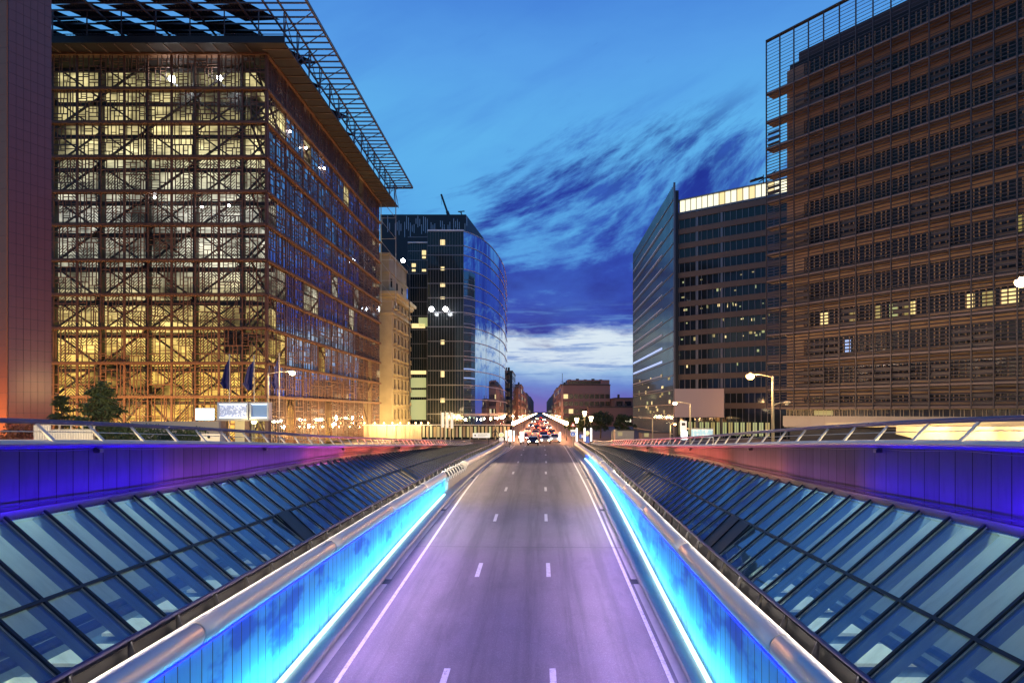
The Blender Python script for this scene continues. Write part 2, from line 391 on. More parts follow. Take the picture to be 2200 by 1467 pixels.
def dup(root, loc, rz=None, label=None):
    r = root.copy(); C.objects.link(r); r.location = loc
    if rz is not None: r.rotation_euler = (0, 0, rz)
    if label: r['label'] = label
    for ch in list(root.children):
        c = ch.copy(); C.objects.link(c); c.parent = r
        for g in ch.children:
            d = g.copy(); C.objects.link(d); d.parent = c
    return r
def struct(name, mb, m, **k): return mb.build(name, m, kind='structure', **k)
def at(px, py, Y): return ((px - CX) / F * Y, Y, HC - (py - CY) / F * Y)
def lerp(tab, t):
    if t <= tab[0][0]: return tab[0][1]
    for (a, va), (b, vb) in zip(tab, tab[1:]):
        if t <= b: return va + (vb - va) * (t - a) / (b - a)
    return tab[-1][1]
def smoothed(tab):
    def f(t, k=3.0): return (lerp(tab, t - k) + 2 * lerp(tab, t) + lerp(tab, t + k)) / 4
    return f

# ------------------------------------------------------------------ profiles of the sunken road
zr = smoothed([(-12, -3.7), (0, -3.0), (10, -2.38), (16.25, -2.0), (25.7, -1.5), (35.8, -.95), (45, -.52), (55, -.28), (70, -.03), (84, 0), (100, 0)])
LE = smoothed([(-12, -5.52), (60, -5.5), (72, -4.95), (84, -4.25), (95, -4.0), (1600, -4.0)])      # left painted edge
RE = smoothed([(-12, 3.55), (62, 3.6), (90, 3.75), (1600, 4.2)])
LK = smoothed([(-12, -6.32), (28, -6.4), (44, -6.15), (60, -5.75), (76, -4.95), (90, -4.6)])       # kerb
RK = smoothed([(-12, 4.05), (30, 4.02), (62, 4.35), (90, 4.45)])
LW = smoothed([(-12, -7.05), (30, -7.05), (44, -6.85), (52, -6.45), (62, -6.0), (75, -5.4), (92, -5.15)])  # wall
RW = smoothed([(-12, 4.6), (15, 4.62), (22, 4.75), (30, 4.95), (42, 5.2), (60, 5.35), (75, 5.1), (92, 5.0)])
TOPZ = smoothed([(-12, 5.0), (0, 5.0), (11, 4.78), (19, 4.36), (30, 3.66), (45, 2.85), (63, 1.95), (78, 1.05), (92, .6), (110, 0.0)])  # wall tops
GLZ = smoothed([(-12, 3.45), (8, 3.38), (20, 3.08), (31, 2.95), (45, 2.4), (60, 1.78), (78, .92), (92, .5)])  # glass top edge
XL, XR = -10.3, 7.9
def ys(a, b, st=1.5):
    n = max(1, int(round((b - a) / st))); return [a + (b - a) * i / n for i in range(n + 1)]

Y0, Y1 = -6, 90
R = ys(Y0, 96)
# carriageway
struct('road', MB().strip([(LK(t), t, zr(t)) for t in R], [(RK(t), t, zr(t)) for t in R]), M_asph)
struct('street', MB().strip([(-5.6, t, .004) for t in (95.9, 400, 1500)], [(6.0, t, .004) for t in (95.9, 400, 1500)]), M_asph2)
mk = MB()
for fn, d in ((LE, .065), (RE, .065)):
    mk.strip([(fn(t) - d, t, zr(t) + .005) for t in R], [(fn(t) + d, t, zr(t) + .005) for t in R])
struct('edge_lines', mk, M_white)
mk = MB()
for k in range(-1, 9):
    yc = 16.2 + k * 9.85
    for xa, xb in ((-2.62, -2.30), (.36, .72)):
        xx = xa + (xb - xa) * max(0, min(1, (yc - 40) / 30)); L = .95
        yy = [yc - L, yc, yc + L]
        mk.strip([(xx - .09, t, zr(t) + .005) for t in yy], [(xx + .09, t, zr(t) + .005) for t in yy])
struct('lane_dashes', mk, M_white)
yj = 29.6
struct('road_joint', MB().strip([(LK(yj) + .05, yj + .05, zr(yj) + .006), (RK(yj) - .05, yj - .25, zr(yj) + .008)],
                                [(LK(yj) + .05, yj + .16, zr(yj) + .006), (RK(yj) - .05, yj - .14, zr(yj) + .008)]), M_dark)
for K_, sd in ((LK, 1), (RK, -1)):
    for yy in (13.5, 24.5, 38, 52):
        q0 = K_(yy) + sd * .06; q1 = K_(yy) + sd * .36; d_ = thing('drain_grate', 'iron drain grate in the %s gutter, %s' % ('left' if sd > 0 else 'right', {13.5: 'nearest', 24.5: 'before the road joint', 38: 'beyond the road joint', 52: 'farthest'}[yy]), 'drain', (q0, yy, zr(yy)), 'gutter drains')
        MB().quad((q0, yy - .3, zr(yy - .3) + .009), (q1, yy - .3, zr(yy - .3) + .009), (q1, yy + .3, zr(yy + .3) + .009), (q0, yy + .3, zr(yy + .3) + .009)).build('grate', M_dark, d_)
# gutter strips
gt = MB()
for K, E, sg in ((LK, LE, -1), (RK, RE, 1)):
    gt.strip([(K(t), t, zr(t) + .004) for t in R], [(K(t) - sg * .28, t, zr(t) + .004) for t in R])
struct('gutter', gt, M_concl)
for K, Wl, sg, nm in ((LK, LW, -1, 'kerb'), (RK, RW, 1, 'kerb')):
    RR = ys(Y0, 90)
    k = MB(); A = [(K(t), t, zr(t)) for t in RR]
    k.strip(A, [(K(t), t, zr(t) + .15) for t in RR])
    k.strip([(K(t), t, zr(t) + .15) for t in RR], [(K(t) + sg * .14, t, zr(t) + .16) for t in RR])
    k.strip([(K(t) + sg * .14, t, zr(t) + .16) for t in RR], [(K(t) + sg * .14, t, zr(t) + .09) for t in RR])
    k.strip([(K(t) + sg * .14, t, zr(t) + .09) for t in RR], [(Wl(t), t, zr(t) + .11) for t in RR])
    struct(nm, k, M_concl)

# plaza either side, following the slope of the wall tops; flat city beyond
for X0, X1 in ((XL - .25, -1500), (XR + .25, 1500)):
    RR = ys(-40, 112, 4)
    struct('ground', MB().strip([(X0, t, TOPZ(t) - .25 if t < 105 else -.02) for t in RR], [(X1, t, TOPZ(t) - .25 if t < 105 else -.02) for t in RR]), M_pave)
struct('ground', MB().strip([(-1500, 110, -.02), (-1500, 3000, -.02)], [(1500, 110, -.02), (1500, 3000, -.02)]), M_pave)
struct('pavement', MB().strip([(-10.5, 90, -.01), (-10.5, 111, -.01)], [(8.1, 90, -.01), (8.1, 111, -.01)]), M_pave)

# ------------------------------------------------------------------ retaining walls, tubes, strips, guard rails, skylights, plaza walls
for side, sg, Wl, XW, yled in (('left', -1, LW, XL, 42.5), ('right', 1, RW, XR, 68)):
    lab = {'left': 'beside the left lane', 'right': 'beside the right lane'}[side]
    t0 = thing('retaining_wall', f'low tunnel ramp wall glowing cyan {lab} under a steel tube', 'wall', (Wl(0), 0, zr(0)))
    ye = 43.5 if side == 'left' else 70
    RR = ys(Y0, ye); R2 = ys(ye, 90)
    zt = lambda t: .42 + (0 if t < 55 else -.0)
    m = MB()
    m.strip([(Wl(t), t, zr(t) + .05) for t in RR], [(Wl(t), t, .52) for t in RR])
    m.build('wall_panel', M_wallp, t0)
    m = MB().strip([(Wl(t), t, zr(t) + .05) for t in R2], [(Wl(t), t, .5) for t in R2]); m.build('concrete_face', M_conc, t0)
    m = MB().strip([(Wl(t) + sg * .02, t, .52) for t in ys(Y0, 90)], [(Wl(t) + sg * .75, t, .62) for t in ys(Y0, 90)]); m.strip([(Wl(t) + sg * .50, t, .55) for t in ys(Y0, 88)], [(Wl(t) + sg * .60, t, .97) for t in ys(Y0, 88)]); m.build('ledge', M_dark, t0)
    # light strip at the foot, housing and bar
    R3 = ys(Y0, yled)
    m = MB().sweep([(Wl(t) - sg * .16, t, zr(t) + .17) for t in R3], [(-.055, -.03), (.055, -.03), (.055, .03), (-.055, .03)])
    m.build('light_strip', M_led, t0)
    m = MB().sweep([(Wl(t) - sg * .05, t, .44) for t in R3], [(-.02, -.015), (.02, -.015), (.02, .015), (-.02, .015)])
    m.build('rim_glow_strip', M_rimglow, t0)  # added glow that tints the wall top blue where the cyan falls off
    # steel coping tube in long sections
    secs = [(-6, 4.5), (4.52, 12.5), (12.52, 20.5), (20.52, 28.5), (28.52, 36.5), (36.52, 43.5)] if side == 'left' else \
           [(-6, 4.5), (4.52, 11.8), (11.82, 20), (20.02, 28), (28.02, 36), (36.02, 44), (44.02, 52), (52.02, 60), (60.02, 68), (68.02, 76), (76.02, 86)]
    if side == 'left': secs += [(52, 60), (60.02, 68), (68.02, 76), (76.02, 86)]
    for a, b in secs:
        rr = .27 if a < 50 else .31
        m = MB().tube([(Wl(t) + sg * .12, t, .70 + (.0 if t < 45 else .10)) for t in ys(a, b - .03, 1.0)], rr, 28); m.build('coping_tube', M_steel, t0, smooth=True)
    if side == 'left':    # gap in the tube: open brackets, hoops and a grille face
        for k in range(8):
            yy = 44.2 + k * 1.05
            m = MB().tube([(Wl(yy) + .1, yy, .30), (Wl(yy) + .22, yy + .1, .62), (Wl(yy) + .05, yy + .15, .95), (Wl(yy) - .3, yy + .1, 1.0), (Wl(yy) - .42, yy, .7)], .035, 6)
            m.bar((Wl(yy) + .15, yy - .3, .5), (Wl(yy) - .3, yy + .5, .95), .05)
            m.build('open_bracket', M_steel, t0)
    # guard rail
    g0 = thing('guard_rail', f'dark blue guard rail on slanted brackets {lab} along the glass slope', 'railing', (Wl(0) + sg * .5, 0, .8))
    pth = [(Wl(t) + sg * .52, t, 1.13 + (.25 if t > 55 else .25 * max(0, (t - 40) / 15))) for t in ys(Y0, 86, 1.0)]
    MB().tube(pth, .045, 10).build('handrail', M_rail, g0, smooth=True)
    MB().tube([(a + sg * .08, b, c - .1) for a, b, c in pth], .018, 6).build('lower_cable', M_rail, g0)
    for k in range(62):
        yy = -5 + 1.46 * k
        if yy > 85: break
        zz = lerp([(p[1], p[2]) for p in pth], yy)
        MB().hexa([(Wl(yy) + sg * .28, yy - .02, .70), (Wl(yy) + sg * .46, yy - .02, .70), (Wl(yy) + sg * .46, yy + .02, .70), (Wl(yy) + sg * .28, yy + .02, .70),
                   (Wl(yy) + sg * .50, yy - .02 + .12, zz), (Wl(yy) + sg * .56, yy - .02 + .12, zz), (Wl(yy) + sg * .56, yy + .02 + .12, zz), (Wl(yy) + sg * .50, yy + .02 + .12, zz)]).build('bracket', M_darkm, g0)
    # sloping skylight
    s0 = thing('sloping_skylight', f'long sloping glass roof of dark mullions rising {lab} to the plaza wall', 'skylight', (Wl(0) + sg * .6, 0, .9))
    bot = lambda t: (Wl(t) + sg * .62, t, .98 if t < 60 else .98 - (t - 60) * .012)
    top = lambda t: (XW, t, GLZ(t))
    def on(t, k, lift=0.0):
        a = Vector(bot(t)); b = Vector(top(t)); p = a.lerp(b, k); d = b - a; n = Vector((-d.z * (1 if d.x > 0 else -1), 0, abs(d.x))).normalized(); return p + n * lift
    ym = ys(Y0, 87.5, .93)
    gap = {28, 47} if side == 'left' else {26, 27, 45}       # opened vents in the lower row
    g = MB()
    for i in range(len(ym) - 1):
        a, b = ym[i], ym[i + 1]
        g.quad(on(a, .42), on(b, .42), on(b, 1), on(a, 1))
        if i not in gap: g.quad(on(a, 0), on(b, 0), on(b, .42), on(a, .42))
    g.build('glazing', M_glass, s0)
    for i in sorted(gap):
        a, b = ym[i], ym[i + 1]
        v = MB(); v.quad(on(a, .0, .02), on(b, 0, .02), on(b, .40, .13), on(a, .40, .13)); v.bar(on(a, 0, .02), on(a, .4, .13), .05); v.bar(on(b, 0, .02), on(b, .4, .13), .05)
        v.quad(on(a, .4, .13), on(b, .4, .13), on(b, .42, .0), on(a, .42, .0))
        v.build('open_vent', M_darkm, s0)
    for i, t in enumerate(ym):
        MB().bar(on(t, -.01, .02), on(t, 1.0, .02), .055, .07, up=(0, 0, 1)).build('mullion', M_darkm, s0)
    for k, nm in ((.42, 'transom'), (0.0, 'bottom_rail')):
        MB().tube([on(t, k, .03) for t in ym], .045, 4).build(nm, M_darkm, s0)
    # pale gaskets catching the light along each mullion
    gk = MB()
    for t in ym[:48]: gk.bar(on(t - .045, .02, .012), on(t - .045, .99, .012), .02, .016)
    gk.build('gasket_line', M_alu, s0)
    MB().sweep([top(t) for t in ym], [(-.06, -.05), (.06, -.05), (.06, .10), (-.06, .10)]).build('top_rail', M_darkm, s0)
    MB().tube([(XW - sg * .16, t, GLZ(t) + .20) for t in ym], .014, 6).build('safety_cable', M_darkm, s0)
    fin = MB()
    for t in ym[:60]:
        a = on(t, 0, -.07); b = on(t, 1, -.07); a2 = on(t, 0, -.24); b2 = on(t, 1, -.24)
        fin.hexa([(a2.x, t - .06, a2.z), (b2.x, t - .06, b2.z), (b2.x, t + .06, b2.z), (a2.x, t + .06, a2.z), (a.x, t - .06, a.z), (b.x, t - .06, b.z), (b.x, t + .06, b.z), (a.x, t + .06, a.z)])
    fin.build('inner_beam', M_fin, s0)
    pr = MB()
    for k, dz in ((.40, -.75), (.62, -1.3)):
        pr.tube([Vector(on(t, k, 0)) + Vector((0, 0, dz)) for t in ys(Y0, 70, 3)], .10, 8)
    pr.build('inner_pipe', M_fin, s0)
    # station hall under the glass
    h0 = thing('station_hall', f'greenish lit station hall seen through the glass roof {lab}', 'interior', (XW, 0, -2))
    xi = XW + sg * 1.3
    MB().strip([(Wl(t) + sg * .3, t, -.75 + .012 * t) for t in ys(Y0, 88, 4)], [(xi, t, -.75 + .012 * t) for t in ys(Y0, 88, 4)]).build('hall_floor', M_fin, h0)
    MB().strip([(xi, t, -.75 + .012 * t) for t in ys(Y0, 88, 4)], [(xi, t, TOPZ(t) - .4) for t in ys(Y0, 88, 4)]).build('back_wall', M_inside, h0)
    MB().strip([(Wl(t) + sg * .3, t, -.75 + .012 * t) for t in ys(Y0, 88, 4)], [(Wl(t) + sg * .3, t, .5) for t in ys(Y0, 88, 4)]).build('front_wall', M_inside, h0)
    st = MB()
    for k in range(24):
        yy = -5 + k * 1.86
        st.box(XW + sg * .9, Wl(yy) + sg * 1.9, yy, yy + 1.15, -.42, -.34); st.box(Wl(yy) + sg * 1.6, Wl(yy) + sg * .7, yy + .3, yy + 1.45, -.42, -.34)
    st.build('gallery_slab', M_cap, h0)
    # plaza retaining wall above the glass
    p0 = thing('plaza_wall', {'left': 'blue lit metal wall above the left glass slope fading to purple and red', 'right': 'red to deep blue lit metal wall above the right glass slope'}[side], 'wall', (XW, 0, 3))
    RR = ys(Y0, 92, 1.5)
    MB().sweep([(XW, t, GLZ(t) + .08) for t in RR], [(-.001, 0), (sg * .2, 0), (sg * .2, 0), (-.001, 0)]).v
    m = MB(); m.strip([(XW, t, GLZ(t) - .1) for t in RR], [(XW, t, TOPZ(t) - .02) for t in RR]); m.build('cladding', M_clad, p0)
    MB().sweep([(XW, t, TOPZ(t)) for t in RR], [(-sg * .10, -.045), (sg * .26, -.045), (sg * .26, .045), (sg * .02, .03), (-sg * .10, -.03)]).build('coping', M_cap, p0)
    MB().sweep([(XW, t, TOPZ(t) - .10) for t in RR], [(-sg * .02, -.05), (-sg * .002, -.05), (-sg * .002, .052), (-sg * .15, .052), (-sg * .15, .02)]).build('drip_edge', M_rail, p0)
    MB().tube([(XW - sg * .035, t, TOPZ(t) - .17 - .03 * math.sin(t * 1.1) ** 2) for t in ys(Y0, 75, .5)], .006, 5).build('cable', M_dark, p0)
    for yy in (14.0, 22.5, 31.5, 44):
        m = MB().box(XW - sg * .02, XW - sg * .16, yy - .06, yy + .06, TOPZ(yy) - .26, TOPZ(yy) - .18); m.bar((XW, yy, TOPZ(yy) - .16), (XW - sg * .1, yy, TOPZ(yy) - .18), .03); m.build('floodlight', M_dark, p0)
    # balustrade on the wall
    b0 = thing('balustrade', {'left': 'balustrade of leaning pale posts and blue handrail on the left plaza wall', 'right': 'balustrade of leaning pale posts and blue handrail on the right plaza wall'}[side], 'railing', (XW, 0, 4))
    rh = lambda t: TOPZ(t) + .42
    MB().tube([(XW + sg * .22, t, rh(t)) for t in RR], .052, 12).build('handrail', M_rail, b0, smooth=True)
    MB().tube([(XW + sg * .20, t, TOPZ(t) + .21) for t in RR], .012, 6).build('mid_cable', M_alu, b0)
    for k in range(68):
        yy = -5 + 1.46 * k + .3
        if yy > 91: break
        a = (XW + sg * .02, yy, TOPZ(yy) + .01); zt2 = rh(yy) - .03
        q = lambda x_, y_, z_: (XW + sg * x_, y_, z_)
        MB().hexa([q(-.03, yy - .05, a[2]), q(.03, yy - .05, a[2]), q(.03, yy + .05, a[2]), q(-.03, yy + .05, a[2]),
                   q(.19, yy - .215, zt2), q(.235, yy - .215, zt2), q(.235, yy - .165, zt2), q(.19, yy - .165, zt2)]).build('baluster', M_cap, b0)

# coloured floodlights that wash the walls (fixtures sit at the foot of the cladding / under the tubes)
for sg, XW in ((-1, XL), (1, XR)):
    for yy, c, p in (((2, BLUE, 170), (8, BLUE, 170), (14, BLUE, 160), (19, PURP, 110), (24, PURP, 95), (29, (.75, .08, .5), 95), (34, RED, 110), (40, RED, 110), (47, RED, 105), (55, RED, 90), (64, RED, 70)) if sg < 0 else
                     ((2, BLUE, 170), (7.5, BLUE, 190), (12, BLUE, 120), (17, (.45, .12, .6), 30), (22, (1, .25, .25), 45), (28, RED, 90), (33, RED, 110), (40, RED, 110), (47, RED, 105), (55, RED, 90), (64, RED, 70))):
        lamp('wall_flood', 'AREA', (XW - sg * .55, yy, GLZ(yy) + .12), p * (1.5 if c == BLUE else (1.2 if c == PURP else 2.2)), c, 5.2, (XW + sg * .2, yy, GLZ(yy) + .9), .08, 140)
for sg, Wl in ((-1, LW), (1, RW)):
    for yy in range(2, 67, 5):
        p = 175 if yy < 34 else 110
        c = (.68, .44, 1) if yy < 30 else ((.75, .6, .9) if yy < 42 else (1, .72, .45))
        lamp('road_light', 'AREA', (Wl(yy) - sg * .30, yy, .45), p, c, 5.0, (Wl(yy) - sg * 3.0, yy, zr(yy)), .12, 84)
        lamp('tube_light', 'AREA', (Wl(yy) + sg * .47, yy, 1.08), 24, (1, .88, .76), 5.0, (Wl(yy) + sg * .1, yy, .8), .05, 140)
        if yy < (43 if sg < 0 else 68): lamp('wall_wash', 'AREA', (Wl(yy) - sg * .5, yy, zr(yy) + .25), 90, (.05, .62, 1), 5.0, (Wl(yy), yy, zr(yy) + .8), .05, 130)
for sg, XW in ((-1, XL), (1, XR)):
    for yy in (1, 7, 13, 19, 27):
        lamp('hall_light', 'AREA', (XW + sg * .5, yy, TOPZ(yy) - .5), 330 if yy < 12 else (180 if yy < 20 else 50), (.92, 1, .52) if yy < 12 else (.55, .85, .9), 5, (XW - sg * 1.2, yy, -.5), .12)

# ---- cube building with patchwork timber facade
EX, EY, EXE, EYE = -34.4, 76.0, -70.0, 130.0
zline = [HC + (885 - q) * EY / F for q in (853, 781, 706, 634, 560, 484, 413, 339, 265, 193, 118)]
levels = [.3] + zline
eu = thing('glass_cube_building', 'huge cube building behind a patchwork of reddish timber window frames, lit yellow inside', 'building', (-50, 100, 0))
frF = ((EXE, EY), (1, 0), (0, -1)); LF = EX - EXE
frR = ((EX, EY), (0, 1), (1, 0)); LR = EYE - EY
def bsp(mb, fr, u0, u1, z0, z1, rnd, d0, d1, t):
    w_, h_ = u1 - u0, z1 - z0
    if (w_ < .56 and h_ < 1.5) or (w_ < .9 and h_ < .7) or w_ < .36 or h_ < .5 or (w_ * h_ < 1.5 and rnd.random() < .28): 
        return
    if w_ > h_ * 1.1 or (rnd.random() < .5 and w_ > .8):
        s_ = u0 + w_ * rnd.choice((.3, .4, .5, .5, .6, .7)); mb.fbox(fr, s_ - t / 2, s_ + t / 2, z0, z1, d0, d1)
        bsp(mb, fr, u0, s_, z0, z1, rnd, d0, d1, t * .86); bsp(mb, fr, s_, u1, z0, z1, rnd, d0, d1, t * .86)
    else:
        s_ = z0 + h_ * rnd.choice((.25, .35, .5, .65, .75)); mb.fbox(fr, u0, u1, s_ - t / 2, s_ + t / 2, d0 + .003, d1 + .003)
        bsp(mb, fr, u0, u1, z0, s_, rnd, d0, d1, t * .86); bsp(mb, fr, u0, u1, s_, z1, rnd, d0, d1, t * .86)
rnd = random.Random(3)
for fi, (fr, L, mod) in enumerate(((frF, LF, 3.05), (frR, LR, 2.95))):
    nmod = int(round(L / mod)); mw = L / nmod
    for li in range(len(levels) - 1):
        za, zb = levels[li], levels[li + 1]
        mb = MB()
        for k in range(nmod):
            u0, u1 = k * mw, (k + 1) * mw
            bsp(mb, fr, u0 + .05, u1 - .05, za + .2, zb - .1, rnd, -.03 if fi else -.05, .012 if fi else .03, .14)
            wv = .28 if k % 2 == 0 else .16
            mb.fbox(fr, u0 - wv / 2, u0 + wv / 2, za, zb, -.1, .06 if not fi else .03)
        mb.build('window_frame_panel', M_wood if rnd.random() < .6 else M_wood2, eu)
    fb = MB()
    for zz in levels[1:]:
        fb.fbox(fr, -.15 if fi else 0, L + (.15 if not fi else 0), zz - .12, zz + .12, -.5, .34 if fi == 0 else .36)
        fb.fbox(fr, -.15 if fi else 0, L + (.15 if not fi else 0), zz + .16, zz + .24, -.2, .30)
    fb.build('walkway_ledge', M_wood2, eu)
cm = MB()
cm.fbox(frF, LF - .12, LF + .2, 0, levels[-1], -.3, .12); cm.build('corner_post', M_wood, eu)
# bracing and columns behind
br = MB()
for k in range(7):
    u = 1.0 + k * 6.1
    if u > LF: break
    br.fbox(frF, u - .24, u + .24, .2, levels[-1], -2.7, -2.1)
br.build('column_row', M_brace, eu)
dg = MB()
for li in range(len(levels) - 1):
    za, zb = levels[li], levels[li + 1]
    for k in range(6):
        u = 1.0 + k * 6.1; u2 = min(u + 6.1, LF)
        P = lambda uu, zz: (EXE + uu, EY + 2.0, zz)
        if (k + li) % 2 == 0: dg.bar(P(u, za), P(u2, zb), .2, .22)
        else: dg.bar(P(u2, za), P(u, zb), .2, .22)
        if rnd.random() < .75:
            P = lambda uu, zz: (EXE + uu, EY + 2.35, zz)
            if (k + li) % 2: dg.bar(P(u, za), P(u2, zb), .16, .18)
            else: dg.bar(P(u2, za), P(u, zb), .16, .18)
    dg.fbox(frF, 0, LF, zb - .9, zb - .45, -2.5, -2.2)
for li in range(len(levels) - 1):
    za, zb = levels[li], levels[li + 1]
    for k in range(9):
        v = k * 6
        P = lambda vv, zz: (EX - 1.9, EY + vv, zz)
        dg.bar(P(v, za), P(v + 6, zb), .22) if (k + li) % 2 else dg.bar(P(v + 6, za), P(v, zb), .22)
dg.build('diagonal_brace', M_brace, eu)
# glass behind the frames on the street side, mirror-like; interior behind both
gm = MB()
for li in range(len(levels) - 1):
    for k in range(18):
        a = k * 3 + .06; b = a + 2.88; tl = rnd.uniform(-.02, .02)
        za, zb = levels[li] + .15, levels[li + 1] - .1
        if rnd.random() < .86: gm.quad((EX - .06 + tl, EY + a, za), (EX - .06 - tl, EY + b, za), (EX - .06 - tl, EY + b, zb), (EX - .06 + tl, EY + a, zb))
gm.build('street_side_glazing', M_glassm, eu)
MB().quad((EXE, EY + 3.2, 0), (EX - 3, EY + 3.2, 0), (EX - 3, EY + 3.2, levels[-1]), (EXE, EY + 3.2, levels[-1])).build('lit_inner_wall', M_inner, eu)
MB().quad((EX - 3, EY + 3.2, 0), (EX - 3, EYE - 2, 0), (EX - 3, EYE - 2, levels[-1]), (EX - 3, EY + 3.2, levels[-1])).build('lit_inner_wall', M_inner, eu)
ff = MB()
for zz in levels[1:]: ff.box(EXE, EX - 2.8, EY + 2.9, EYE - 1, zz - .3, zz - .13)
ff.build('floor_slab', M_brace, eu)
# white working lights on the top storeys
for px, py, rr in ((370, 170, .42), (472, 168, .34)):
    p = at(px, py, EY + 1.2); MB().ball(p, rr).build('ceiling_lamp', M_lampwh, eu, smooth=True); lamp('ceiling_lamp_light', 'POINT', (p[0], p[1] - .9, p[2]), 110, (.95, .98, 1), .4)
for px, py in ((615, 283), (650, 318), (690, 362), (332, 424), (434, 445), (492, 442), (475, 560)):
    v = (EX - .15 - 0) ; Yp = (v * F) / (px - CX) if px > 572 else EY + .8
    p = at(px, py, Yp); MB().ball((p[0] + (.5 if px > 572 else 0), p[1], p[2]), .15).build('ceiling_lamp', M_lampwh, eu)
# roof soffit slab + fascia
zs = levels[-1] + .12
so = MB().box(EXE, EX + 3.2, EY - 2.2, EYE + 3, zs, zs + .25)
so.build('soffit', M_soff, eu)
MB().box(EXE, EX + 3.3, EY - 2.35, EY - 2.2, zs - .05, zs + .8).build('fascia', M_dark, eu)
for k in range(20):
    xx = EXE + k * 2.0
    if xx < EX: MB().bar((xx, EY - 2.1, zs - .06), (xx, EY, zs - .06), .12).build('soffit_rib', M_berlr, eu)
for k in range(28): MB().bar((EX, EY - 1 + k * 2, zs - .06), (EX + 3.1, EY - 1 + k * 2, zs - .06), .10).build('soffit_rib', M_berlr, eu)
# openwork canopy above
zc = HC + 49.0
XC = -27.8
ca = MB()
yv = EY - 10
while yv < EYE + 2:
    ca.box(EX + 1.5 if yv > EY + 6 else EXE, XC, yv - .06, yv + .06, zc - .12, zc + .06); yv += 1.45 if yv > EY + 4 else 1.3
ca.build('canopy_slat', M_can, eu)
fr_ = MB()
fr_.box(XC - .12, XC + .12, EY - 12, EYE + 2.2, zc - .2, zc + .14)
fr_.box(EX + 3.2, EX + 3.4, EY - 12, EYE + 2, zc - .34, zc - .14)
fr_.box(EX + 1.4, EX + 1.6, EY - 12, EYE + 2, zc - .34, zc - .14)
fr_.box(EX - 3, XC, EYE + 2.0, EYE + 2.2, zc - .3, zc + .1)
for xx in (-60, -54, -48, -42, -36): fr_.box(xx - .1, xx + .1, EY - 12, EYE, zc - .34, zc - .13)
fr_.build('canopy_beam', M_can, eu)
tr = MB()
yy = EY - 2
k = 0
while yy < EYE + 3:
    tr.bar((EX + 3.1, yy, zs + .2), (EX + 3.1, yy, zc - .2), .12); tr.bar((XC - 3.2, yy, zc - .2), (EX + 3.1, yy, zs + .2), .1)
    if k % 2: tr.bar((EX + 3.1, yy, zs + .2), (EX + 3.1, yy + 4, zc - .2), .09)
    else: tr.bar((EX + 3.1, yy, zc - .2), (EX + 3.1, yy + 4, zs + .2), .09)
    tr.bar((XC + .0, yy, zc - .1), (EX + 1.5, yy + 4, zc - .1), .09)
    yy += 4; k += 1
for k in range(9):
    xx = EXE + 2 + k * 4.2
    tr.bar((xx, EY - 2, zs + .2), (xx, EY - 2, zc), .11); tr.bar((xx, EY + 6, zs + .2), (xx + 4.2, EY + 6, zc), .09); tr.bar((xx, EY + 3, zs + .25), (xx, EY + 3, zc), .09)
tr.bar((EXE, EY - 2, zs + 1.2), (EX + 3, EY - 2, zs + 1.2), .07)
for k in range(int((EX - EXE) / .35)): tr.bar((EXE + k * .35, EY - 2, zs + .3), (EXE + k * .35, EY - 2, zs + 1.2), .025)
tr.build('canopy_truss', M_can, eu)
pv = MB()
for k in range(11):
    a = EXE - 26 + k * 6.4
    for j in range(14):
        s0_, s1_ = j * 4.1, j * 4.1 + 4.0
        px0, py0 = a + s0_ * .62, EY - 9 + s0_ * .78; px1, py1 = a + s1_ * .62, EY - 9 + s1_ * .78
        if px1 + 4.4 > EX + 3.5 or px0 < EXE - 4 or py1 > EYE: continue
        pv.quad((px0, py0, zc + .35), (px1, py1, zc + .35), (px1 + 4.4, py1, zc + .55), (px0 + 4.4, py0, zc + .55))
pv.build('solar_panel', M_pv, eu)
# scaffold-like end frames at the far corner
sf = MB()
for zz in (zs - 3, zs - 7.5, zs - 12, zs - 16.5, zs - 21):
    sf.bar((EX, EYE + 1, zz), (EX + 3.2, EYE + 1, zz), .1); sf.bar((EX, EYE + 1, zz + 4), (EX + 3.2, EYE + 1, zz), .1)
sf.bar((EX + 3.2, EYE + 1, zs - 22), (EX + 3.2, EYE + 1, zc), .14); sf.bar((EX, EYE + 1, zs - 22), (EX, EYE + 1, zs), .14)
sf.build('end_ladder_frame', M_alu, eu)
for k, (u, p) in enumerate(((6, 3600), (14, 3600), (22, 3600), (31, 3600))):
    lamp('facade_flood', 'POINT', (EXE + u, EY - 6.5, 4.0), p, WARM, .3)
for v in (6, 16, 26, 38, 50): lamp('facade_flood', 'POINT', (EX + 4.5, EY + v, 3.0), 3800, WARM, .3)

# ------------------------------------------------------------------ tiled tower on the far left
tw = thing('tiled_tower', 'tall tower clad in dark red square tiles with an orange lit edge', 'building', (-54, 60, 0))
TX, TY = (18 - CX) / F * 60, 60.0
a28 = math.atan2(690, 1300); tu = (math.sin(a28), math.cos(a28)); tn = (math.cos(a28), -math.sin(a28))
frT = ((TX, TY), tu, tn); Ht = 62
TW = 3.62
MB().fbox(frT, 0, TW, 0, Ht, -9, 0).build('wall', M_dark, tw)
tl = MB(); nc, nr = 6, 58
for i in range(nc):
    for j in range(nr):
        tl.fbox(frT, i * TW / nc + .012, (i + 1) * TW / nc - .012, 1 + j * 1.055 + .014, 1 + (j + 1) * 1.055 - .014, 0, .03 + rnd.uniform(0, .006))
tl.build('tile_cladding', M_tile, tw)
ed = MB()
frE = ((TX, TY), (-1, 0), (0, -1))
for j in range(40): ed.box(TX - 3, TX - .03, TY - .16, TY - .02, 1 + j * 1.55 + .01, 1 + (j + 1) * 1.55 - .01)
ed.build('edge_pilaster', M_orange, tw)
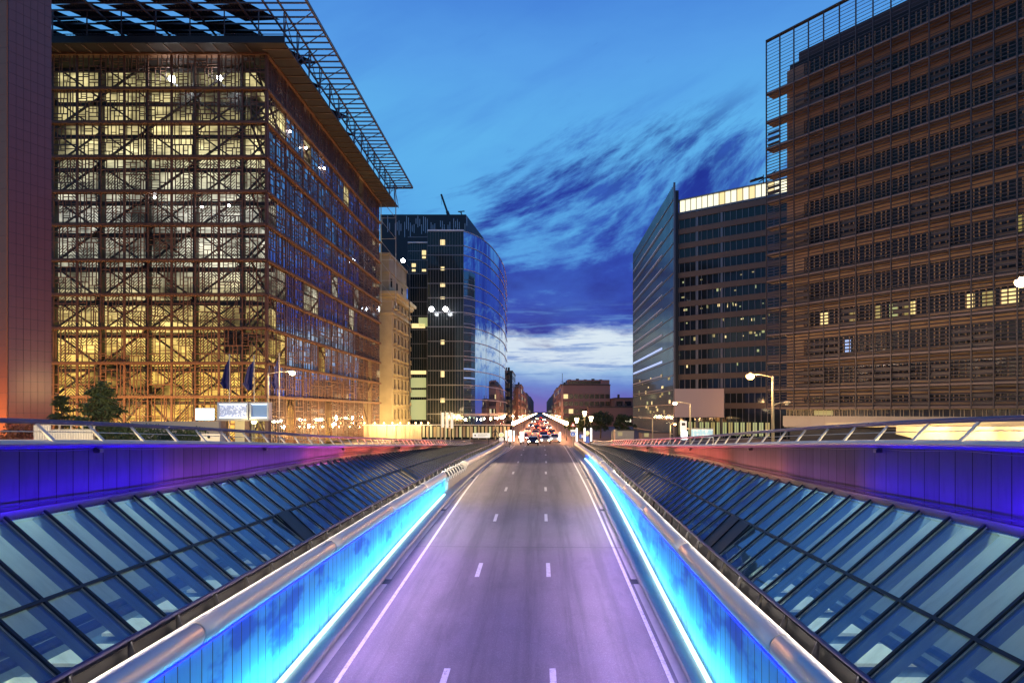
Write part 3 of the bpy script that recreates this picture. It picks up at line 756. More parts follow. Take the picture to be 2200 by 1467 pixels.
lamp('tower_flood', 'POINT', (TX - .5, TY - 5, 3), 1900, (1, .42, .10), .4)
lamp('tower_flood', 'POINT', (TX + 3, TY - 4, 2), 900, (1, .34, .08), .4)

# ------------------------------------------------------------------ stone palace
rp = thing('stone_palace', 'cream limestone block with heavy cornice between the timber cube and the glass offices', 'building', (-40, 150, 0))
X2 = -34.0; ya, yb = 139.0, 158.5; Hs = HC + 36.2
MB().box(-46, X2, ya, yb, 0, Hs - 9).build('wall', M_stone, rp)
MB().box(-46, X2 - .8, ya + .6, yb - .6, Hs - 9, Hs).build('attic', M_stone, rp)
c = MB(); c.box(-46, X2 + 1.5, ya - .9, yb + .8, Hs - 9.2, Hs - 8.5); c.box(-46, X2 + .9, ya - .5, yb + .5, Hs - 9.8, Hs - 9.2); c.box(-46, X2 + .35, ya - .2, yb + .2, Hs - 13.6, Hs - 13.2)
c.box(-46, X2 - .5, ya + .3, yb - .3, Hs, Hs + .5); c.box(-46, X2 - .5, ya + .3, yb - .3, Hs - 4, Hs - 3.6)
for k in range(16): c.box(X2, X2 + .8, ya + .6 + k * 1.2, ya + 1.0 + k * 1.2, Hs - 10.3, Hs - 9.8)
c.build('cornice', M_stone, rp)
for j in range(9):
    zz = Hs - 13.0 + 1.0 if j == 0 else Hs - 13.2 - j * 3.55 + .2
    for k in range(5):
        yy = ya + 1.6 + k * 3.7
        wdo = MB().box(X2 - .2, X2 + .02, yy, yy + 1.5, zz, zz + 2.3).build('window', M_win, rp)
        f2 = MB(); f2.box(X2, X2 + .18, yy - .2, yy, zz - .1, zz + 2.5); f2.box(X2, X2 + .18, yy + 1.5, yy + 1.7, zz - .1, zz + 2.5); f2.box(X2, X2 + .3, yy - .25, yy + 1.75, zz + 2.3, zz + 2.55); f2.box(X2, X2 + .7, yy - .3, yy + 1.8, zz - .35, zz - .1)
        for q in range(6): f2.box(X2 + .62, X2 + .66, yy - .1 + q * .32, yy - .06 + q * .32, zz - .1, zz + .7)
        f2.build('frame', M_stone, wdo)
for k in range(3):
    MB().box(X2 - .82, X2 - .78, ya + 2 + k * 5.5, ya + 3.5 + k * 5.5, Hs - 7, Hs - 5).build('attic_window', M_win, rp)
for yy in (130, 141, 152): lamp('palace_flood', 'POINT', (X2 + 8, yy - 3, 4), 4200, (1, .70, .26), .5)
lamp('palace_flood', 'POINT', (-37.5, 134, 4), 1500, (1, .70, .26), .5)

# ------------------------------------------------------------------ curved glass offices
gb = thing('curved_glass_offices', 'dark glass office block with a curved mirror blue corner and striped black top', 'building', (-25, 170, 0))
GX, GY = -20.2, 160.0; GH = HC + 47.8
zfl = [HC + (885 - q) * GY / F for q in (920, 889, 858, 827, 796, 765, 733, 702, 671, 640, 609, 578, 548, 528, 497)]
MB().box(-36, GX - 9.6, GY + 5, GY + 40, 0, HC + 46).build('rear_block', M_glassd, gb)
MB().box(GX - 9.5, GX, GY, GY + 50, 0, GH).build('front_block', M_glassd, gb)
m1 = MB(); m2 = MB()
for zz in zfl: m1.box(GX - 9.55, GX + .02, GY - .12, GY - .01, zz - .12, zz + .12); m1.box(-36, GX - 9.6, GY + 4.88, GY + 4.99, zz - .2, zz - .02)
for k in range(14): m1.box(GX - 9.5 + k * .73 - .03, GX - 9.5 + k * .73 + .03, GY - .09, GY - .011, 0, GH)
for k in range(11): m1.box(-36 + k * .62 * 1, -36 + k * .62 + .05, GY + 4.9, GY + 4.985, 0, HC + 46)
m1.build('mullion_grid', M_mull, gb)
MB().box(GX - 9.6, GX + .1, GY - .2, GY + .3, GH, GH + .35).build('parapet', M_line, gb)
MB().box(-36, GX - 9.65, GY + 4.7, GY + 5.2, HC + 46, HC + 46.3).build('parapet', M_line, gb)
lw = [(951, 521, 10, 12), (951, 577, 8, 8), (951, 612, 10, 9), (951, 640, 9, 5), (951, 735, 8, 10), (951, 803, 8, 14), (951, 860, 9, 9), (925, 663, 6, 7), (957, 664, 7, 10)]
for px, py, w_, h_ in lw:
    p = at(px, py, GY - .03); q = GY / F / 2
    MB().box(p[0] - w_ * q, p[0] + w_ * q, GY - .05, GY - .005, p[2] - h_ * q, p[2] + h_ * q).build('lit_window', M_lit2 if py > 655 and py < 670 else M_lit, gb)
for px, py, w_, h_ in ((911, 543, 9, 10), (911, 553, 8, 5), (889, 570, 9, 8), (889, 581, 8, 5), (911, 581, 9, 5), (914, 692, 30, 20), (899, 700, 30, 10), (899, 800, 34, 8), (899, 822, 34, 22), (899, 845, 34, 16), (899, 880, 34, 44)):
    p = at(px, py, GY + 4.93); q = GY / F / 2
    MB().box(p[0] - w_ * q, p[0] + w_ * q, GY + 4.86, GY + 4.89, p[2] - h_ * q, p[2] + h_ * q).build('lit_window', M_litg if h_ > 15 else M_lit, gb)
# curved face
cp = [(-20.2, 160.0), (-17.6, 163.6), (-15.7, 168.3), (-14.2, 174.5), (-13.1, 182), (-12.3, 190), (-11.9, 198.5), (-11.9, 208), (-12.1, 218), (-12.4, 229)]
def cr(i, t):
    p0, p1, p2, p3 = cp[max(i - 1, 0)], cp[i], cp[i + 1], cp[min(i + 2, len(cp) - 1)]
    return tuple(.5 * (2 * b + (c_ - a) * t + (2 * a - 5 * b + 4 * c_ - d) * t * t + (-a + 3 * b - 3 * c_ + d) * t ** 3) for a, b, c_, d in zip(p0, p1, p2, p3))
CPS = [cr(i, t / 3) for i in range(len(cp) - 1) for t in range(3)] + [cp[-1]]
MB().strip([(a, b, 0) for a, b in CPS], [(a, b, GH) for a, b in CPS]).build('curved_glazing', M_glassb, gb, smooth=True)
ln = MB()
for zz in [4.4] + zfl[1:]:
    ln.strip([(a + .12, b - .08, zz - .10) for a, b in CPS], [(a + .12, b - .08, zz + .10) for a, b in CPS])
    ln.strip([(a + .12, b - .08, zz + .10) for a, b in CPS], [(a, b, zz + .10) for a, b in CPS])
ln.build('floor_line', M_line, gb)
vm = MB()
for a, b in CPS[::7]: vm.box(a + .0, a + .03, b - .03, b, 0, GH)
vm.build('curved_mullion', M_mull, gb)
MB().strip([(a, b, GH) for a, b in CPS], [(-20.2, b, GH) for a, b in CPS]).build('roof', M_dark, gb)
# striped top
p0_ = at(816, 458, 185); p1_ = at(1000, 464, 178)
tb = MB(); zt0 = HC + 42; zt1 = HC + (885 - 461) * 180 / F
tb.hexa([(-47.5, 180, zt0), (-22, 180, zt0), (-19, 205, zt0), (-47.5, 205, zt0), (-47.5, 180, zt1), (-22, 180, zt1), (-19, 205, zt1), (-47.5, 205, zt1)])
tb.build('plant_storey', M_dark, gb)
sp = MB()
for k in range(46):
    xx = -47 + k * .56; h1 = rnd.uniform(1.5, 5); z1_ = zt1 - rnd.uniform(.3, 3.5)
    if rnd.random() < .75: sp.box(xx, xx + .14, 179.9, 179.98, max(z1_ - h1, zt1 - 8), z1_)
sp.build('pale_stripe', M_line, gb)
cr_ = thing('roof_crane', 'thin slanting crane jib on the striped roof', 'crane', at(962, 463, 182))
MB().bar(at(966, 470, 182), at(948, 418, 182), .55).bar(at(948, 418, 182), at(949, 440, 182), .06).bar(at(966, 470, 182), at(961, 455, 182), .9).build('jib', M_dark, cr_)
an = thing('roof_antenna', 'small T shaped antenna mast on the striped roof', 'antenna', at(991, 463, 182))
MB().bar(at(993, 470, 182), at(991, 455, 182), .25).bar(at(984, 455, 182), at(998, 454, 182), .25).bar(at(993, 462, 182), at(988, 456, 182), .15).build('mast', M_dark, an)
gl = thing('rooftop_floodlight', 'round white floodlight glaring on a pole beside the stone palace', 'lamp', at(866, 560, 128))
p = at(866, 560, 128); MB().ball(p, .42).build('lens', M_lampwh, gl, smooth=True); MB().bar((p[0], p[1] + .3, p[2]), (p[0] - .2, p[1] + 7, p[2] + .2), .12).bar((p[0] - .2, p[1] + 7, p[2] - 32), (p[0] - .2, p[1] + 7, p[2] + .4), .16).build('bracket', M_dark, gl)
for px, lb in ((927, 'small white floodlight glaring in front of the dark glass offices, left of a pair'), (957, 'larger white floodlight glaring in front of the dark glass offices, right of a pair')):
    p = at(px, 664, 156); g = thing('floodlight', lb, 'lamp', p, 'floodlights on the glass offices')
    MB().ball(p, .6).build('lens', M_lampwh, g, smooth=True); MB().bar(p, (p[0], GY, p[2] + .5), .15).build('bracket', M_dark, g)

# ------------------------------------------------------------------ banded office with glass side
ch = thing('screen_wall_office', 'tall office block with a teal glass side and dark banded front', 'building', (30, 130, 0))
HXc, HY = 28.7, 130.0; HH = HC + 48.7; HY2 = 186.5
MB().quad((HXc, HY, 0), (HXc, HY2, 0), (HXc, HY2, HH), (HXc, HY, HH)).build('glass_side', M_glasst, ch)
MB().box(HXc + .2, HXc + 1.2, HY + .4, HY2, 0, HH - 1).build('side_core', M_dark, ch)
m = MB()
for k in range(17):
    zz = .5 + k * 3.15
    m.box(HXc - .14, HXc - .005, HY, HY2, zz, zz + .16)
m.build('floor_line', M_mull, ch)
m = MB(); k = 0
while HY + k * 1.25 < HY2: m.box(HXc - .08, HXc - .004, HY + k * 1.25, HY + k * 1.25 + .05, 0, HH); k += 1
m.build('side_mullion', M_mull, ch)
for k, zz in enumerate(range(9, 46, 3)):
    z_ = .5 + 3.15 * (k + 3); b_ = M_litb if k in (2, 3) else (M_mull if k < 1 else M_line)
    if k < 13: MB().box(HXc - .12, HXc - .02, HY + 12, HY2 - 1, z_ + .55, z_ + (1.05 if k in (2, 3, 4) else .8)).build('light_band', b_, ch)
for k in range(34):
    yy = HY + 2 + rnd.random() * 50; zz = 5 + rnd.random() ** 2 * 9
    if k < 26: MB().box(HXc - .1, HXc - .03, yy, yy + rnd.uniform(.4, 1.8), zz, zz + rnd.uniform(.3, .9)).build('lit_window', rnd.choice((M_lit, M_lit3, M_litg)), ch)
MB().box(HXc - .05, HXc + .35, HY - .3, HY, 0, HH + .5).build('corner_blade', M_mull, ch)
# banded front, straight facet from corner to the near right
du = (.827, -.563); dn = (-.563, -.827); frC = ((HXc + .4, HY + 1.2), du, dn); LC = 30
HF = HC + (885 - 462) * 131 / F
MB().fbox(frC, 0, LC, 0, HF, -14, 0).build('front_glazing', M_glassd, ch)
for k in range(14):
    zz = HF - .8 - k * 3.12
    if zz < 4: break
    MB().fbox(frC, -.1, LC, zz - .55, zz + .6, .0, .25).build('spandrel_band', M_band, ch)
mm = MB()
for k in range(25): mm.fbox(frC, k * 1.22 - .05, k * 1.22 + .05, 0, HF, .02, .14)
for u in (5.2, 10.4): mm.fbox(frC, u - .22, u + .22, 0, HF, .03, .2)
mm.build('front_mullion', M_mull, ch)
for k, w_ in enumerate([1.1] * 22):
    u = 1.2 + k * 1.22; hh = 2.6
    MB().fbox(frC, u + .08, u + 1.1, HF + .35, HF + .35 + 2.5, -.3, -.2).build('lit_attic_window', M_lit2 if rnd.random() < .75 else M_lit, ch)
MB().fbox(frC, 0, LC, HF, HF + .35, -14, .1).build('attic_sill', M_mull, ch)
MB().fbox(frC, 0.6, LC, HF + 2.9, HF + 3.1, -13, .15).build('attic_roof', M_mull, ch)
MB().fbox(frC, 1.0, LC, HF + .36, HF + 2.88, -13, -.35).build('attic_storey', M_dark, ch)
for k in range(46):
    fl_ = rnd.choice((4, 5, 6, 6, 6, 7, 7, 8, 8, 9, 10)); u = rnd.uniform(.5, 20); zz = HF - .8 - fl_ * 3.12 - 1.0 - rnd.uniform(0, .8)
    if zz > 4: MB().fbox(frC, u, u + rnd.uniform(.12, .6), zz, zz + rnd.uniform(.12, .8), .01, .03).build('lit_window', rnd.choice((M_lit, M_lit3, M_litg, M_litg)), ch)
for k in range(16):
    MB().fbox(frC, .8 + k * 1.22, .8 + k * 1.22 + .8, .5, 3.2, .01, .04).build('ground_floor_window', M_litg if k % 3 else M_lit3, ch)
scn = thing('blank_screen', 'large blank pinkish brown screen in front of the dark banded office', 'billboard', at(1502, 896, 118))
a = at(1450, 835, 118); b = at(1555, 896, 118)
MB().box(a[0], b[0], 117.9, 118.3, b[2], a[2]).build('panel', M_screen, scn)
m = MB()
for xx in (a[0] + .5, b[0] - .5): m.bar((xx, 118.4, 0), (xx, 118.4, b[2] + 3), .3)
m.box(a[0] - .1, b[0] + .1, 117.95, 118.25, b[2] - .12, b[2] - .01); m.build('support_frame', M_dark, scn)
pc = thing('roof_camera_arm', 'dark floodlight arm reaching out from the top of the bronze louvred block', 'light fitting', at(1630, 388, 84))
MB().bar(at(1668, 382, 84), at(1622, 384, 84), .12).bar(at(1668, 366, 84), at(1630, 392, 84), .12).bar(at(1612, 390, 84), at(1638, 382, 84), .45, .25).bar(at(1640, 376, 84), at(1640, 395, 84), .1).build('arm', M_dark, pc)

# ------------------------------------------------------------------ louvred block
bl = thing('louvred_block', 'long bronze office block screened by horizontal louvres and lit from below', 'building', (31, 82, 0))
BX, BY = 30.8, 82.0; bu = (.6247, -.7809); bn_ = (-.7809, -.6247); frB = ((BX, BY), bu, bn_)
yrow = [877, 838, 781, 722, 665, 606, 549, 492, 437, 380, 322, 265, 204]
zrow = [HC + (885 - q) * BY / F for q in yrow]; ZT = HC + 795 * BY / F
bw = 1.955; NB = 19; LB = NB * bw
ly = [zrow[0]] + zrow[1:] + [ZT]
for i in range(len(ly) - 1):
    za, zb = ly[i], ly[i + 1]; mb = MB(); n = 9 if i < 12 and i > 0 else (6 if i == 0 else 16)
    for j in range(n):
        zz = za + (j + .6) * (zb - za) / n
        (ox, oy), (ux, uy), (nx, ny) = frB
        P = lambda u, d, q: (ox + ux * u + nx * d, oy + uy * u + ny * d, q)
        mb.hexa([P(0, -.04, zz + .02), P(LB, -.04, zz + .02), P(LB, .12, zz - .10), P(0, .12, zz - .10), P(0, -.04, zz + .08), P(LB, -.04, zz + .08), P(LB, .12, zz - .04), P(0, .12, zz - .04)])
    if i < 12:
        for b_i in range(NB):
            if rnd.random() < .3:
                u = b_i * bw
                for q in range(3):
                    zz = za + .35 + q * .75; mb.fbox(frB, u + .1, u + bw - .1, zz, zz + .30, -.05, -.02)
    mb.build('louvre_screen', M_berl, bl)
    r_ = MB().fbox(frB, -.05, LB, za - .08, za + .10, -.15, .22); r_.fbox(frB, -.05, LB, za - .10, za - .06, -1.6, -.15); r_.build('screen_rail', M_berlr, bl)
ps = MB()
for k in range(NB + 1): ps.fbox(frB, k * bw - .055, k * bw + .055, zrow[0] - .2, ZT, .12, .30)
ps.fbox(frB, -.06, LB, ZT - .06, ZT + .1, -.1, .3);
ps.build('screen_post', M_berl, bl)
U0 = 2.0
MB().fbox(frB, U0 + .3, LB, zrow[0] - 5, zrow[-1] + 3.5, -16, -1.7).build('core', M_dark, bl)
MB().fbox(frB, U0 + 1.4, LB, zrow[-1] + 3.5, ZT - 2.3, -12, -2.0).build('roof_storey', M_berl, bl)
for i in range(len(zrow)):
    za = zrow[i]; hh = 3.63
    MB().fbox(frB, U0, LB, za - .85, za + .75, -1.72, -1.5).build('spandrel', M_berlw, bl)
    wb = MB().fbox(frB, U0 + 2.4, LB, za + .75, za + 2.8 if i else za + 1.6, -1.69, -1.66); wb.build('window_band', M_win, bl)
    fm = MB()
    for k in range(60):
        u = U0 + 2.4 + k * .62 + (.12 if k % 3 == 0 else 0)
        if u < LB: fm.fbox(frB, u, u + .13, za + .75, za + (2.8 if i else 1.6), -1.65, -1.58)
    fm.build('window_mullion', M_berlw, bl)
    MB().fbox(frB, U0, U0 + 2.4, za + .75, za + 2.8, -1.7, -1.52).build('end_panel', M_berlw, bl)
for i in (3, 3, 3, 3, 3, 3, 3, 3, 3, 3, 5): 
    u = rnd.uniform(U0 + 3, 27); MB().fbox(frB, u, u + rnd.uniform(.5, 1.2), zrow[i] + .85, zrow[i] + 2.5, -1.655, -1.64).build('lit_window', rnd.choice((M_lit3, M_litg, M_lit)), bl)
p_u = 13.0; MB().fbox(frB, 9.6, 10.3, zrow[2] + .9, zrow[2] + 2.5, -1.655, -1.64).build('cool_lit_window', M_litb, bl)
# lowest window strip, cream band and lit entrance ceiling
zb0 = zrow[0]
MB().fbox(frB, U0, LB, zb0 - 1.0, zb0 - .2, -1.75, -1.4).build('strip_window', M_win, bl)
fm = MB()
for k in range(40):
    for o_ in (0, .35): fm.fbox(frB, U0 + k * 1.0 + o_, U0 + k * 1.0 + o_ + .07, zb0 - 1.0, zb0 - .2, -1.42, -1.36)
fm.fbox(frB, U0, LB, zb0 - .22, zb0 - .12, -1.4, -1.2); fm.build('strip_mullion', M_cream, bl)
MB().fbox(frB, 5.8, 8.2, zb0 - .9, zb0 - .3, -1.40, -1.39).build('lit_window', M_lit3, bl)
cb = MB()
for k in range(20): cb.fbox(frB, U0 - .3 + k * 1.9, U0 - .3 + k * 1.9 + 1.88, zb0 - 2.35, zb0 - 1.0, -1.6, -1.0)
cb.build('cream_band', M_cream, bl)
MB().fbox(frB, U0 - .2, LB + 4, zb0 - 2.5, zb0 - 2.36, -10, -1.1).build('entrance_ceiling', M_cream, bl)
gw = MB(); 
gw.fbox(frB, U0 + 1, LB, 1.0, zb0 - 2.5, -9.2, -9.0); gw.build('lobby_glass', M_glassd, bl)
for k in range(12): MB().fbox(frB, U0 + 2 + k * 1.7, U0 + 3.1 + k * 1.7, 1.6, 3.6, -8.99, -8.95).build('lobby_window', M_lit3, bl)
# curved bright concrete wing under the louvred block, behind the right balustrade
cw = thing('curved_entrance_wall', 'brightly lit cream curved concrete wall behind the right balustrade', 'wall', (24, 42, 3))
pp = []
for k in range(13):
    t = k / 12; px = 1925 + 330 * t; Yk = 46 - 12 * t; pp.append((px, Yk))
tp = [at(px, 916, Yk) for px, Yk in pp]; bt = [at(px, 952 if k > 2 else (932 + 7 * k), Yk) for k, (px, Yk) in enumerate(pp)]
m = MB().strip(tp, bt); m.strip(tp, [(a + .6, b + 1.5, c_) for a, b, c_ in tp]); m.build('wall_shell', M_cream, cw)
tp = [at(px, 917, 50 - 10 * (px - 1775) / 450) for px in range(1775, 2226, 50)]
tp2 = [at(px, 921, 66 - 10 * (px - 1775) / 450) for px in range(1775, 2226, 50)]
MB().strip(tp, tp2).strip([(a, b, c_ + .35) for a, b, c_ in tp], tp).build('soffit', M_cream, cw)
for px in (1990, 2080, 2170, 2250):
    p = at(px, 925, 31 - 0 * px); Yk = 46 - 12 * (px - 1925) / 330 - 2.2; p = at(px, 922, Yk); lamp('wall_wash', 'AREA', p, 330, YEL, .6, (p[0] + 1.0, p[1] + 3, p[2] - .6), .6, 150)

# warm fill added to light the louvred facade evenly, no fixtures
for u, d, zz, pw in ((5, 20, 13, 4000), (19, 19, 13, 2000), (9, 4.0, 4, 250), (2, 3, 3, 160)):
    (ox, oy), (ux, uy), (nx, ny) = frB
    lamp('facade_fill', 'POINT', (ox + ux * u + nx * d, oy + uy * u + ny * d, zz), pw, (1, .68, .44), .4)
for u in (22, 27): lamp('facade_fill', 'POINT', (frC[0][0] + du[0] * u + dn[0] * 11, frC[0][1] + du[1] * u + dn[1] * 11, 6), 1500, (1, .55, .2), .4)  # more added fill, here for the banded front

# ------------------------------------------------------------------ far street buildings
def block(name, label, x0, x1, y0, y1, h, wall, fl=3.2, bay=2.4, faces='f', lit=.1, ww=.6, group=None, crop=None):
    t = thing(name, label, 'building', ((x0 + x1) / 2, y0, 0), group)
    MB().box(x0, x1, y0, y1, 0, h).build('wall', wall, t)
    cnt = 0
    nfl = int((h - 1.2) / fl)
    for fc in faces:
        if fc == 'f': L = x1 - x0; P = lambda u, d: (x0 + u, y0 - d)
        elif fc == 'l': L = y1 - y0; P = lambda u, d: (x0 - d, y0 + u)
        else: L = y1 - y0; P = lambda u, d: (x1 + d, y0 + u)
        nb = max(1, int(L / bay)); b_ = L / nb
        key = {}
        for j in range(nfl):
            for k in range(nb):
                u0 = k * b_ + b_ * (1 - ww) / 2; u1 = u0 + b_ * ww; z0 = 1.2 + j * fl + .5; z1 = z0 + fl * .6
                if cnt >= 96: break
                cnt += 1
                is_lit = random.random() < lit
                a = P(u0, .03); c_ = P(u1, -.02)
                MB().box(a[0], c_[0], a[1], c_[1], z0, z1).build('window', (random.choice((M_lit, M_lit2)) if is_lit else M_win), t)
        s_ = MB()
        for j in range(nfl + 1):
            a = P(0, .12); c_ = P(L, 0.0); s_.box(a[0], c_[0], a[1], c_[1], .9 + j * fl, 1.2 + j * fl)
        s_.build('string_course', wall, t)
    r_ = MB().box(x0 - .15, x1 + .15, y0 - .15, y1 + .15, h, h + .4)
    for k in range(3):
        xx = random.uniform(x0 + .3, x1 - 1); r_.box(xx, xx + .8, y0 + 2, y0 + 3, h + .41, h + random.uniform(1, 2))
    r_.build('roof', M_dark, t)
    return t
# large brown block with rounded top storey
bb_ = block('brown_office_block', 'brown stone office block with rows of square windows above the trees', 9.6, 29.0, 250, 275, HC + 11.0, M_brownl, 3.05, 2.15, 'f', .10, .84)
MB().box(11.2, 28.8, 250.5, 274, HC + 11.4, HC + 13.3).build('top_storey', M_brownl, bb_); MB().box(11.8, 25, 250.4, 250.49, HC + 11.7, HC + 12.8).build('top_window_band', M_win, bb_)
for k in range(5):
    xx = 12 + k * 3.3; MB().box(xx, xx + 1.2, 256, 258, HC + 13.3, HC + 13.8 + (k % 2) * .3).build('roof_vent', M_dark, bb_)
block('low_office_wing', 'low office wing with two bright windows beside the teal glass block', 29.2, 46, 235, 255, HC + 5.2, M_brown, 3.0, 3.2, 'f', .16, .72)
block('stepped_office_wing', 'low brown wing with long balconies behind the roadside trees', 18, 37, 222, 232, HC + 1.6, M_brown, 2.9, 3.0, 'f', .05, .75)
# street canyon
for i, (x0, x1, y0, y1, h, wl, lb) in enumerate((
        (-22, -10.6, 232, 262, HC + 15.5, M_glassd, 'dark tower with mast at the left mouth of the far street'),
        (-18, -9.4, 263, 290, HC + 10.5, M_brown, 'narrow brown house behind the masted tower on the left of the far street'),
        (-18, -9.0, 291, 330, HC + 13, M_brownl, 'pale brown apartment house on the left of the far street'),
        (-20, -8.8, 331, 390, HC + 11, M_brown, 'dark apartment row midway on the left of the far street'),
        (-20, -8.5, 392, 520, HC + 12, M_brownl, 'distant apartment row on the left of the far street'),
        (-20, -8.2, 525, 800, HC + 13, M_brown, 'farthest terrace on the left of the far street'),
        (9.5, 20, 278, 330, HC + 12.5, M_brown, 'tall narrow house with roof masts on the right of the far street'),
        (9.2, 22, 332, 400, HC + 13, M_brownl, 'pale apartment row on the right of the far street'),
        (9.0, 22, 405, 540, HC + 12, M_brown, 'distant dark terrace on the right of the far street'),
        (8.8, 22, 545, 800, HC + 12.5, M_brownl, 'farthest terrace on the right of the far street'))):
    t = block('street_house', lb, x0, x1, y0, y1, h, wl, 3.2, 3.4, ('fr' if x0 < 0 else 'l'), .07, .5, 'houses lining the far street')
mast = thing('roof_mast', 'thin aerial mast on the dark tower at the left of the far street', 'antenna', (-12, 235, HC + 15.5)); MB().bar((-13.6, 240, HC + 15.9), (-13.6, 240, HC + 20), .18).bar((-14.2, 240, HC + 17), (-13, 240, HC + 17), .1).build('pole', M_dark, mast)
mast = thing('roof_mast', 'thin aerial mast on the narrow house at the right of the far street', 'antenna', (10.4, 281, HC + 12.5)); MB().bar((10.4, 281, HC + 12.9), (10.4, 281, HC + 18), .2).bar((9.7, 281, HC + 14), (11.2, 281, HC + 14), .12).build('pole', M_dark, mast)
struct('hills', MB().box(-400, 400, 1500, 1520, 0, 5.0), M_brown)

# ------------------------------------------------------------------ station front wall with a row of lamps (left middle)
sw = thing('station_pavilion', 'low cream and glass station front under a row of small lamps', 'building', (-30, 118, 0))
SY = 118.0
xa, xb = at(560, 0, SY)[0], at(905, 0, SY)[0]; xc = at(1100, 0, SY)[0]
zt_ = at(0, 914, SY)[2]; zt2_ = at(0, 908, SY)[2]
MB().box(xa, xb, SY, SY + .5, 0, zt_).build('wall', M_cream, sw)
MB().box(xa, xc, SY - .6, SY + 1.2, zt_ + .01, zt_ + .22).build('canopy', M_concl, sw)
MB().box(xb, xc, SY + .3, SY + .5, 0, zt_).build('glass_wall', M_glassd, sw)
for k in range(24):
    xx = xb + .2 + k * (xc - xb - .4) / 24; MB().box(xx, xx + .45, SY + .2, SY + .28, .4, zt_ - .2).build('glass_panel', [M_lit3, M_cream, M_litg, M_stone][k % 4], sw)
for k in range(30): xx = xa + k * (xc - xa) / 30; MB().box(xx, xx + .12, SY - .55, SY - .4, 0, zt_).build('canopy_post', M_pole, sw)
po = MB()
for k in range(40): xx = xa + k * (xb - xa) / 40; po.box(xx, xx + .05, SY - .04, SY - .005, 0, zt_)
po.build('wall_seams', M_pole, sw)
tb_ = (655, 701, 730, 758, 783, 805, 825, 843, 860, 878, 893, 905, 920)
proto = thing('canopy_lamp', 'largest lamp of the row on the station canopy, nearest the flags', 'lamp', (0, 0, 0), 'lamps along the station canopy')
MB().ball((0, 0, .12), .12).build('bulb', M_lampo, proto, smooth=True); MB().box(-.04, .04, -.04, .04, -.12, .0).build('stem', M_dark, proto)
for k, px in enumerate(tb_):
    X_ = at(px, 0, SY - .3)[0]
    o = proto if k == 0 else dup(proto, (0, 0, 0))
    o.location = (X_, SY - .3, zt_ + .36)
    if k == 0: o.scale = (2.1, 2.1, 2.1)
    else:
        o.scale = (1.2, 1.2, 1.2); o['label'] = 'small warm globe lamp in the row along the station canopy'
    lamp('canopy_lamp_light', 'POINT', (X_, SY - 1.5, zt_ - .2), 90 if k else 300, (1, .72, .32), .15)

# ------------------------------------------------------------------ street lamps
def street_lamp(label, hx, hy, Y, polex, glow=True, head=.26, power=800, mt=None, group='street lamps on the plaza'):
    h = at(hx, hy, Y); b = at(polex, hy, Y); gz = max(0, TOPZ(Y) - .25)
    t = thing('street_lamp', label, 'street lamp', (b[0], Y, gz), group)
    MB().tube([(b[0], Y, gz), (b[0], Y, b[2] - .5), (b[0], Y, b[2])], [.13, .09, .07], 10).build('pole', M_pole, t, smooth=True)
    MB().tube([(b[0], Y, b[2] - .1), ((b[0] * .5 + h[0] * .5), Y, b[2] + .12), (h[0], Y, h[2] + .16)], .04, 8).build('arm', M_pole, t)
    MB().ball((h[0], Y, h[2] + .14), .34, 12, 6, .35).build('lamp_head', M_pole, t, smooth=True)
    MB().ball((h[0], Y, h[2]), head if glow else .14, 12, 8, .8).build('lamp_glass', (mt or M_lampw) if glow else M_cap, t, smooth=True)
    if glow: lamp('street_lamp_light', 'POINT', (h[0], Y - .7, h[2] - .5), power, WARM, .25)
    return t
street_lamp('glowing street lamp on a slender pole beside the blue flags at the timber facade', 628, 801, 60, 576, True, .30, 1500)
street_lamp('brightest street lamp over the right balustrade before the dark banded office', 1612, 808, 50, 1660, True, .34, 1700, M_lampo)
street_lamp('glowing street lamp at the left edge of the blank screen', 1450, 866, 75, 1483, True, .26, 350)
street_lamp('unlit low lamp head right of the tall pole before the cream band', 1690, 868, 50.4, 1661, False)
street_lamp('very bright street lamp high before the right end of the louvred block', 2196, 606, 34, 2262, True, .36, 2600)
street_lamp('unlit thin street lamp in front of the teal glass side', 1376, 897, 95, 1402, False)
street_lamp('small orange street lamp below the blank screen by the white totem', 1450, 911, 88, 1440, True, .2, 300, M_lampo)
street_lamp('thin unlit street lamp between the two roadside trees', 1322, 925, 102, 1315, False)
for px, py, lb in ((1256, 888, 'bright lantern post, tallest of three by the round signs'), (1270, 899, 'lantern post right of the tallest one by the round signs'), (1239, 902, 'lantern post left of the tallest one, nearest the far street')):
    Y = 98; p = at(px, py, Y)
    t = thing('lantern_post', lb, 'street lamp', (p[0], Y, 0), 'lantern posts by the crossing')
    MB().tube([(p[0], Y, 0), (p[0], Y, p[2] - .3)], .07, 8).build('pole', M_dark, t)
    MB().tube([(p[0], Y, p[2] - .45), (p[0], Y, p[2] + .3)], [.14, .34], 12).build('lantern', M_lampw, t, smooth=True)
    MB().tube([(p[0], Y - .02, .6), (p[0], Y - .02, 2.7)], .13, 10).build('lit_column', emis('lit column', (1, .92, .85), 3), t)
    lamp('lantern_light', 'POINT', (p[0], Y - .8, p[2]), 300, WARM, .2)
for X_, Y_, Z_, P_ in ((-27, 20, 8.5, 4500), (21, 18, 9, 1200)): lamp('plaza_fill', 'POINT', (X_, Y_, Z_), P_, (1, .76, .42), .3)  # unseen fill lamps added to brighten the fence, hedges and plaza edge
